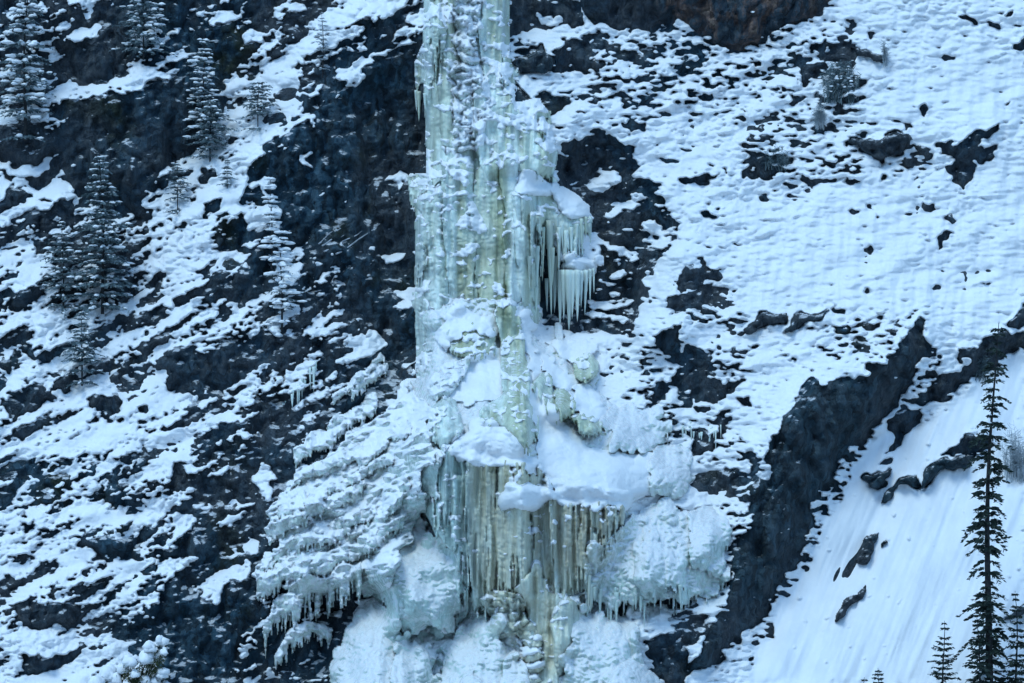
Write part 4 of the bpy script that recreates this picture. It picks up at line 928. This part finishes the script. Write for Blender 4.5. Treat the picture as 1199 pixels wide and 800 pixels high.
# --- wind blown snow crusted on every bulge and ledge of the ice
SLOPE_UP = np.gradient(blur(TOP, 1.1), axis=0) / S
def crust(poly, bias, label, seed, th=0.16, k=1.0):
    m = Patch(poly, seed=seed, warp=4.0, base=TOP)
    sl = m.sl
    f = bias + k * np.clip(SLOPE_UP[sl] - 0.15, -0.8, 1.3) + 0.42 * noise(11, 6, 0, seed)[sl] + 0.34 * noise(5, 3.4, 0, seed + 1)[sl] + 0.2 * noise(2.6, 2, 0, seed + 2)[sl] + CRG[sl]
    t = th * np.tanh(2.2 * f) + 0.02 * NL1[sl] + 0.018 * NL2[sl]
    ok = m.m & ICE[sl] & (t > 0.0)
    m.F = np.where(ok, TOP[sl] + t, -1e9)
    o = part(m.build('snow_crust', M_CAP, FALL, 0.35), label); o['kind'] = 'stuff'; return o
crust([(478, -70), (605, -70), (640, 110), (660, 215), (480, 215)], -0.7, 'snow crust on the upper column', 811)
crust([(520, -70), (572, -70), (566, 176), (530, 178)], 0.15, 'wrinkled snow crust down the middle of the upper column', 821, 0.2)
crust([(478, 215), (700, 215), (700, 360), (630, 385), (490, 480)], -1.05, 'snow crust on the pillars', 831)
crust([(490, 400), (630, 375), (725, 420), (725, 530), (480, 540)], -1.7, 'snow crust on the cone', 841)
crust([(480, 525), (745, 540), (740, 700), (680, 800), (600, 870), (540, 720)], -1.25, 'snow dabs on the lower curtain', 851)
crust([(300, 420), (500, 420), (520, 560), (548, 640), (545, 870), (300, 870)], -0.35, 'snow crust on the layered ice apron', 861)
# ------------------------------------------------------------------ rocks standing out of the snow
def outcrop(poly, h, seed, label, cat='rock', name='rock_outcrop', mat=None, sig=3, group=None, rough=1.0):
    q = Patch(poly, seed=seed, warp=1.6)
    q.slab(h, sig, 0.05).rough((np.abs(noise(11, 7, 25, 91)), 0.22 * rough), (noise(5, 3.5, 10, 92), 0.09 * rough), (noise(2.5, 2.2, 0, 93), 0.025))
    o = q.build(name, mat or M_BUTT, None, 1.2)
    return tag(o, label, cat, group)
RG = 'rocks showing through the smooth snow gully'
outcrop(T3(9, (640, 92, 680, 68, 732, 54, 700, 92, 665, 117)), 0.5, 701, 'short dark rock at the upper left end of the rock row in the gully', group=RG)
outcrop(T3(9, (688, 172, 700, 130, 770, 88, 817, 58, 817, 96, 760, 112, 730, 162)), 0.5, 702, 'dark rock with two lobes in the middle of the rock row crossing the smooth gully', group=RG)
outcrop(T3(9, (820, 102, 850, 48, 900, 8, 1030, -4, 1000, 42, 920, 52, 870, 92)), 0.7, 703, 'largest dark rock ledge in the gully, left of the tall thin spruce', group=RG)
outcrop(T3(9, (618, 368, 640, 325, 655, 270, 682, 262, 674, 340, 648, 384)), 0.5, 704, 'upright almond shaped dark rock alone in the smooth snow gully', group=RG)
outcrop(T3(9, (526, 584, 526, 548, 568, 505, 616, 482, 630, 455, 638, 462, 632, 495, 582, 532, 542, 584)), 0.45, 705, 'narrow curved dark rock lying lowest in the smooth snow gully', group=RG)
outcrop(T3(9, (692, 322, 700, 306, 716, 292, 720, 300, 706, 320)), 0.3, 706, 'tiny dark stone just right of the upright almond shaped rock', group=RG)
outcrop(T3(9, (1130, 578, 1160, 540, 1199, 508, 1230, 500, 1230, 540, 1199, 548, 1165, 582)), 0.6, 707, 'dark rock poking from the snow at the right edge behind the tall spruce', group=RG)
outcrop([(599, 74), (612, 60), (632, 54), (648, 70), (646, 82), (628, 86), (606, 88)], 0.9, 711, 'rounded dark boulder wedged beside the upper ice column', 'boulder', 'boulder', sig=5)
outcrop(T3(7, (590, 163, 650, 183, 712, 203, 702, 230, 660, 212, 615, 190)), 0.5, 712, 'curved dark rock lip in the open snow just right of the frosted bush', sig=2.5)
outcrop(T3(7, (585, 495, 700, 488, 800, 463, 818, 490, 760, 540, 690, 564, 610, 534)), 0.6, 713, 'broad mossy dark rock band in the middle of the upper right snow', sig=4)
outcrop(T3(8, (215, 352, 270, 313, 347, 291, 347, 327, 300, 332, 250, 374, 218, 374)), 0.5, 714, 'left of two flat dark rock lips below the smooth upper snow', group='flat rock lips below the upper snow', sig=3)
outcrop(T3(8, (350, 347, 390, 308, 450, 308, 522, 286, 502, 309, 430, 344, 368, 369)), 0.5, 715, 'right of two flat dark rock lips below the smooth upper snow', group='flat rock lips below the upper snow', sig=3)

# ------------------------------------------------------------------ icicles away from the fall
def icicle_row(line, n, L, r, seed, label, cat='icicles', mat=None):
    m = line[len(line) // 2]
    root = empty('icicle_row', base_of(*m))
    tag(root, label, cat)
    fringe(root, line, n, L, r, mat or M_PALE, seed, 0.15)
icicle_row([(330, 476), (342, 462), (352, 450), (362, 436), (372, 428)], 16, (10, 34), (0.8, 1.9), 801, 'row of thin icicles under the snow ledge left of the layered ice apron')
icicle_row([(792, 502), (806, 500), (818, 508), (836, 506), (846, 498)], 18, (8, 30), (0.7, 1.7), 802, 'icicles hanging in the dark hollow right of the broad snow skirt')

M_BARK = mat_plain('bark', (0.020, 0.022, 0.024), (0.045, 0.045, 0.046), 6)
M_BRANCH = mat_plain('frosted_wood', (0.16, 0.18, 0.20), (0.50, 0.53, 0.57), 2.5)
bi = 0
for (a, b, lab) in [((373, 286), (399, 267), 'thin frosted branch lying uppermost on the dark wall, left in the fan'), ((377, 290), (403, 273), 'thin frosted branch second in the fan on the dark wall'),
                    ((379, 297), (424, 268), 'long frosted branch in the middle of the fan on the dark wall'), ((393, 298), (445, 261), 'longest frosted branch, reaching furthest right in the fan on the dark wall')]:
    pa = at(*a, topd(*a) + 0.25); pb = at(*b, topd(*b) + 0.25)
    bm = bmesh.new(); prev = None
    for i in range(9):
        t = i / 8; c = pa.lerp(pb, t) + Vector((0, 0, 0.12 * math.sin(t * 3.1 + bi) - 0.05 * math.sin(t * 9)))
        rr = 0.055 * (1 - 0.6 * t)
        ring = [bm.verts.new((c.x - 0.5 * rr * math.sin(6.283 * j / 6), c.y + rr * math.cos(6.283 * j / 6), c.z + rr * math.sin(6.283 * j / 6))) for j in range(6)]
        if prev:
            for j in range(6): bm.faces.new((prev[j], ring[j], ring[(j + 1) % 6], prev[(j + 1) % 6]))
        else: bm.faces.new(ring)
        prev = ring
    bm.faces.new(prev[::-1])
    o = bm_obj('fallen_branch', bm, M_BRANCH)
    tag(o, lab, 'branch', 'frosted branches fanned out on the wall'); bi += 1

# ------------------------------------------------------------------ trees
M_NEEDLE = mat_plain('needles_dark', (0.012, 0.024, 0.022), (0.035, 0.055, 0.046), 2.0)
M_FROSTN = mat_plain('needles_frosted', (0.045, 0.075, 0.085), (0.20, 0.26, 0.28), 2.2)
M_TWIG = mat_plain('frosted_twigs', (0.16, 0.20, 0.22), (0.44, 0.49, 0.53), 2.0)
M_OLIVE = mat_plain('needles_olive', (0.035, 0.05, 0.022), (0.09, 0.11, 0.05), 3.0)

def mesh_obj(name, verts, faces, mat, parent, smooth=False):
    me = bpy.data.meshes.new(name); me.from_pydata([tuple(v) for v in verts], [], faces)
    if smooth: me.polygons.foreach_set('use_smooth', [True] * len(me.polygons))
    me.materials.append(mat)
    o = bpy.data.objects.new(name, me); COL.objects.link(o); o.parent = parent
    return o

SPH = None
def ell(V, F, c, rx, ry, rz, rs, ax=None):
    """small lumpy clump of snow"""
    global SPH
    if SPH is None:
        bm = bmesh.new(); bmesh.ops.create_icosphere(bm, subdivisions=2, radius=1)
        bm.verts.ensure_lookup_table()
        SPH = (np.array([v.co[:] for v in bm.verts]), [tuple(v.index for v in f.verts) for f in bm.faces]); bm.free()
    P, Fs = SPH
    n = len(V); ca, sa = math.cos(ax or 0), math.sin(ax or 0)
    k = 1 + 0.22 * np.sin(P[:, 0] * 3.1 + rs.random() * 6) * np.sin(P[:, 1] * 2.7 + rs.random() * 6) + 0.12 * np.sin(P[:, 2] * 5 + rs.random() * 6)
    for p, q in zip(P, k):
        x, y, z = p[0] * rx * q, p[1] * ry * q, (p[2] if p[2] > 0 else p[2] * 0.5) * rz * q
        V.append((c[0] + x * ca - y * sa, c[1] + x * sa + y * ca, c[2] + z))
    F.extend([tuple(i + n for i in f) for f in Fs])

def tubev(V, F, pts, rads, sides=5):
    prev = None
    for i, p in enumerate(pts):
        d = (Vector(pts[min(i + 1, len(pts) - 1)]) - Vector(pts[max(i - 1, 0)])).normalized()
        a = d.orthogonal().normalized(); b = d.cross(a)
        n = len(V)
        for j in range(sides):
            q = Vector(p) + (a * math.cos(6.283 * j / sides) + b * math.sin(6.283 * j / sides)) * rads[i]
            V.append(q[:])
        if prev is not None:
            for j in range(sides): F.append((prev + j, prev + (j + 1) % sides, n + (j + 1) % sides, n + j))
        prev = n

def conifer(u, vb, vt, hw, seed, label, group, whorls=22, per=6, droop=0.35, dens=16, snow=0.5, needle=None, leaf=0.26, sparse=0.0, lean=0.0, off=0.5, shape=0.85, snow_r=(0.10, 0.22), cat='tree', name='spruce_tree', start=0.015, D=None, ragged=0.25):
    rs = random.Random(seed)
    d = (topd(u, min(vb, 860)) + off) if D is None else D
    p = at(u, vb, d); k = S * (DIST - d) / DIST
    h = (vb - vt) * k; w = hw * k
    root = empty(name, p); tag(root, label, cat, group)
    V, F = [], []
    pts = [(lean * h * t + 0.02 * h * math.sin(t * 5 + seed) * t, 0.01 * h * math.sin(t * 4 + seed), h * t) for t in [i / 10 for i in range(11)]]
    pts[0] = (0, 0, -0.8)
    tubev(V, F, pts, [max(0.012, 0.011 * h * (1 - t / 10.3) + 0.01) for t in range(11)], 7)
    mesh_obj('trunk', V, F, M_BARK, root, True)
    LV, LF, SV, SF = [], [], [], []
    for i in range(whorls):
        t = start + (1 - start) * (i + rs.random() * 0.7) / whorls
        if t > 0.985: continue
        f = t * 10; a = int(f); fr = f - a
        c = [pts[a][q] * (1 - fr) + pts[min(a + 1, 10)][q] * fr for q in range(3)]
        L0 = w * (1 - t) ** shape * (0.75 + 0.4 * rs.random()) + 0.03 * w
        rg = 1 - ragged * (0.5 + 0.5 * math.sin(i * 0.9 + seed) * math.sin(i * 0.37 + 1.0)) * rs.uniform(0.5, 1.2)
        L0 *= max(0.2, rg) * (1 + ragged * 0.35)
        az0 = rs.random() * 6.28
        for b in range(per):
            if rs.random() < sparse: continue
            az = az0 + 6.283 * b / per + rs.uniform(-0.35, 0.35)
            L = L0 * rs.uniform(0.45, 1.2)
            up = rs.uniform(-0.05, 0.25) + 0.25 * t; dr = droop * rs.uniform(0.7, 1.3)
            def sp(s): return (c[0] + math.cos(az) * L * s, c[1] + math.sin(az) * L * s, c[2] + L * (up * s - dr * s * s))
            n = len(LV); q0, q1 = sp(0), sp(0.95)
            tubev(LV, LF, [q0, sp(0.5), q1], [0.02 * (1 - t) + 0.012, 0.014, 0.006], 3)
            m = max(5, int(dens * (0.35 + L / max(w, 0.01))))
            for j in range(m):
                s = 0.12 + 0.9 * (j + rs.random()) / m
                o = Vector(sp(min(s, 1.0)))
                side = rs.choice((-1, 1)); fa = az + side * rs.uniform(0.3, 1.25)
                l = leaf * rs.uniform(0.6, 1.25) * (1.15 - 0.55 * s) * (0.55 + 0.45 * min(1, L / 1.0))
                dirv = Vector((math.cos(fa), math.sin(fa), rs.uniform(-0.75, 0.12))).normalized()
                wd = dirv.cross(Vector((rs.uniform(-1, 1), rs.uniform(-1, 1), rs.uniform(-0.4, 1)))).normalized() * l * 0.20
                e = o + dirv * l; n = len(LV)
                LV.extend([(o - wd * 0.5)[:], (o + dirv * l * 0.5 - wd)[:], e[:], (o + dirv * l * 0.5 + wd)[:]]); LF.append((n, n + 1, n + 2, n + 3))
            if rs.random() < snow:
                for j in range(rs.randint(1, 3)):
                    s = rs.uniform(0.3, 0.98); o = sp(s); r = rs.uniform(*snow_r) * rs.uniform(0.6, 1.3) * (0.6 + 0.5 * min(1, L / 1.2))
                    ell(SV, SF, (o[0], o[1], o[2] + 0.03), r * 1.5, r * 0.8, r * 0.55, rs, az)
    mesh_obj('crown', LV, LF, needle or M_NEEDLE, root)
    if SV: mesh_obj('snow_load', SV, SF, M_CAP, root, True)['kind'] = 'stuff'
    return root

GR = 'dark spruces in front of the snow gully'
conifer(1158, 850, 378, 33, 901, 'tall thin ragged spruce standing against the smooth snow gully', GR, 58, 7, 0.7, 22, 0.16, None, 0.46, 0.42, 0.006, 0.8, 0.36, (0.06, 0.13), ragged=0.75)
conifer(1104, 850, 727, 34, 902, 'small pointed spruce left of the tall thin spruce at the bottom edge', GR, 17, 8, 0.10, 22, 0.12, None, 0.30, 0.05, 0, 1.2, 0.8, (0.05, 0.10))
conifer(1189, 860, 692, 32, 903, 'dense dark spruce in the bottom right corner', GR, 24, 8, 0.35, 18, 0.22, None, 0.34, 0.08, 0, 0.4, 0.75, (0.06, 0.12))
conifer(1146, 870, 716, 34, 904, 'bushy dark spruce at the foot of the tall thin spruce', GR, 22, 8, 0.3, 18, 0.15, None, 0.34, 0.1, 0, 1.6, 0.75, (0.05, 0.11))
conifer(1029, 840, 782, 22, 905, 'tip of a small spruce just above the bottom edge in the gully', GR, 12, 7, 0.15, 18, 0.12, None, 0.28, 0.05, 0, 1.0, 0.8, (0.05, 0.09))
conifer(1012, 845, 793, 20, 906, 'lowest spruce tip at the bottom edge left of the others', GR, 10, 6, 0.2, 16, 0.12, None, 0.28, 0.05, 0, 1.0, 0.8, (0.05, 0.09))
GF = 'frosted spruces on the left cliff'
conifer(120, 352, 178, 42, 911, 'large frosted spruce with layered snowy boughs against the dark left wall', GF, 22, 10, 0.28, 26, 0.8, M_FROSTN, 0.40, 0, 0, 0.9, 0.7, (0.07, 0.17))
conifer(74, 352, 258, 38, 912, 'blurry frosted spruce just left of the large layered one', GF, 16, 8, 0.3, 18, 0.7, M_FROSTN, 0.30, 0, 0, 0.7, 0.7, (0.07, 0.15))
conifer(96, 436, 358, 24, 913, 'small frosted spruce on the snow below the large layered one', GF, 17, 9, 0.28, 18, 0.6, M_FROSTN, 0.28, 0.05, 0, 0.5, 0.8, (0.05, 0.1))
conifer(30, 150, -30, 50, 914, 'large snowy spruce at the top left corner', GF, 22, 8, 0.35, 18, 0.9, M_FROSTN, 0.34, 0, 0, 0.8, 0.6, (0.10, 0.24))
conifer(238, 150, 42, 27, 915, 'slim snowy spruce in the dark notch near the top left', GF, 18, 7, 0.25, 15, 0.9, M_FROSTN, 0.26, 0.1, 0, 0.8, 0.55, (0.08, 0.18))
conifer(246, 178, 116, 36, 916, 'broad frosted spruce below the slim snowy one beside the diagonal snow strip', GF, 14, 8, 0.3, 18, 0.5, M_FROSTN, 0.3, 0, 0, 0.8, 0.5, (0.06, 0.14))
conifer(168, 55, -12, 42, 917, 'snowy spruce at the top edge between the two left corner ledges', GF, 14, 8, 0.3, 16, 0.7, M_FROSTN, 0.32, 0.05, 0, 0.8, 0.55, (0.08, 0.18))
conifer(318, 300, 206, 13, 918, 'thin spruce loaded with round snow lumps beside the dark central wall', GF, 14, 5, 0.35, 9, 1.0, M_FROSTN, 0.22, 0.1, 0, 0.9, 0.35, (0.16, 0.30))
conifer(330, 372, 268, 20, 919, 'ragged snow loaded spruce below the thin lumpy one', GF, 16, 6, 0.4, 10, 1.0, M_FROSTN, 0.24, 0.1, 0, 0.7, 0.4, (0.14, 0.26))
conifer(266, 212, 186, 11, 920, 'tiny green spruce on the diagonal snow strip', GF, 8, 7, 0.3, 14, 0.4, M_FROSTN, 0.22, 0, 0, 0.4, 0.6, (0.05, 0.1))

def bush(u, vb, hw, hh, seed, label, group, n=46, mat=None, flecks=0, up=1.0, off=0.3, rad=0.013, cat='bush', name='frosted_bush'):
    rs = random.Random(seed); d = topd(u, vb) + off; p = at(u, vb, d); k = S * (DIST - d) / DIST
    root = empty(name, p); tag(root, label, cat, group)
    V, F, SV, SF = [], [], [], []
    for i in range(int(n * 1.5)):
        az = rs.random() * 6.283; sp = rs.uniform(0.0, 1.0) ** 0.6
        bx, by = rs.uniform(-.75, .75) * hw * k, rs.uniform(-.5, .5) * hw * k
        ex = Vector((bx * 0.6 + math.cos(az) * hw * k * sp * 0.7, by * 0.6 + math.sin(az) * hw * k * sp * 0.6, hh * k * rs.uniform(0.35, 1.0) * (1.05 - 0.6 * (bx / (hw * k)) ** 2 - 0.3 * sp)))
        b = Vector((bx, by, -0.3 + by * 0.6))
        pts = [(b.lerp(ex, t) + Vector((0, 0, 0.10 * hh * k * math.sin(t * 3.1))) + Vector((rs.uniform(-1, 1), rs.uniform(-1, 1), rs.uniform(-1, 1))) * 0.05)[:] for t in (0, 0.33, 0.66, 1)]
        tubev(V, F, pts, [rad * 1.2, rad, rad * 0.8, rad * 0.4], 3)
        for j in range(9):
            t = rs.uniform(0.2, 1.0); o = b.lerp(ex, t) + Vector((0, 0, 0.10 * hh * k * math.sin(t * 3.1)))
            dv = Vector((rs.uniform(-1, 1), rs.uniform(-1, 1), rs.uniform(-0.5, 0.8))).normalized() * rs.uniform(0.15, 0.42)
            tubev(V, F, [o[:], (o + dv * 0.6)[:], (o + dv + Vector((0, 0, -0.02)))[:]], [rad * 0.9, rad * 0.8, rad * 0.5], 3)
            if rs.random() < flecks:
                q = o + dv; r = rs.uniform(0.05, 0.11); ell(SV, SF, q[:], r * 1.3, r, r * 0.7, rs)
    mesh_obj('branches', V, F, mat or M_TWIG, root)
    if SV: mesh_obj('snow_load', SV, SF, M_CAP, root, True)['kind'] = 'stuff'
    return root
GB = 'leafless frosted bushes on the snow'
bush(985, 110, 26, 46, 951, 'dense grey green frosted bush on the open snow right of the rusty rock face', GB, 90, mat=M_FROSTN, flecks=0.1, rad=0.024)
conifer(302, 138, 96, 28, 953, 'wide bushy frosted spruce on the diagonal snow strip near the top', GF, 12, 9, 0.3, 16, 0.5, M_FROSTN, 0.26, 0.1, 0, 0.5, 0.45, (0.05, 0.12))
conifer(208, 236, 190, 20, 954, 'low bushy frosted spruce at the dark wall edge left of the diagonal snow strip', GF, 12, 8, 0.3, 14, 0.6, M_FROSTN, 0.24, 0.1, 0, 0.5, 0.5, (0.05, 0.12))
conifer(378, 76, 14, 14, 955, 'thin pale spruce at the top of the diagonal snow strip', GF, 13, 6, 0.3, 12, 0.5, M_TWIG, 0.22, 0.2, 0, 0.5, 0.6, (0.04, 0.1))
bush(908, 190, 18, 22, 957, 'low twiggy bush among the dark rocks in the middle of the right snow', GB, 40, mat=M_FROSTN)
bush(1036, 72, 4, 36, 959, 'single thin upright shrub beside the curved rock lip', GB, 12)
bush(1188, 555, 16, 74, 961, 'pale grey bush at the right edge behind the tall spruce', GB, 50)
bush(1150, 438, 14, 40, 962, 'grey twiggy bush on the dark rock band behind the top of the tall spruce', GB, 40, mat=M_FROSTN)
bush(960, 145, 8, 28, 963, 'small thin bush at the left foot of the dense frosted one', GB, 26)
# the snow laden shrub at the lower left
rs = random.Random(99); d = topd(160, 812) + 0.6; p = at(160, 815, d); k = S * (DIST - d) / DIST
root = empty('snowy_shrub', p); tag(root, 'olive shrub bowed under thick round snow lumps at the bottom edge, lower left', 'shrub')
V, F = [], []
LV, LF = [], []
clumps = [(189, 752, 9), (176, 760, 10), (184, 770, 9), (171, 772, 11), (192, 764, 6), (152, 778, 10), (144, 784, 9), (160, 790, 7), (188, 790, 10), (180, 799, 9), (168, 800, 8), (126, 790, 12), (136, 800, 11), (116, 800, 12), (150, 804, 10), (193, 806, 8)]
for (u, v, r) in clumps:
    c = at(u, v, d + rs.uniform(-0.3, 0.5)) - p
    SV, SF = [], []
    for j in range(4):
        q = r * k * rs.uniform(0.55, 0.8)
        ell(SV, SF, (c.x + rs.uniform(-.4, .4) * r * k, c.y + rs.uniform(-.4, .4) * r * k, c.z + rs.uniform(-.3, .35) * r * k), q, q, q * 1.1, rs)
    mesh_obj('snow_clump', SV, SF, M_CAP, root, True)
    tubev(V, F, [(0, 0, -0.3), (c * 0.5 + Vector((0, 0, 0.2)))[:], (c + Vector((0, 0, -0.1)))[:]], [0.05, 0.035, 0.015], 4)
    for j in range(150):
        o = Vector(c) * rs.uniform(0.55, 1.0) + Vector((rs.uniform(-1, 1), rs.uniform(-1, 1), rs.uniform(-1.3, 0.3))) * r * k * 0.8
        dv = Vector((rs.uniform(-1, 1), rs.uniform(-1, 1), rs.uniform(-1, 0.2))).normalized() * 0.17
        wd = dv.cross(Vector((rs.uniform(-1, 1), rs.uniform(-1, 1), 1))).normalized() * 0.03
        n = len(LV); LV.extend([(o - wd)[:], (o + dv - wd * 0.4)[:], (o + dv + wd * 0.4)[:], (o + wd)[:]]); LF.append((n, n + 1, n + 2, n + 3))
mesh_obj('stem', V, F, M_BARK, root, True); mesh_obj('foliage', LV, LF, M_OLIVE, root)
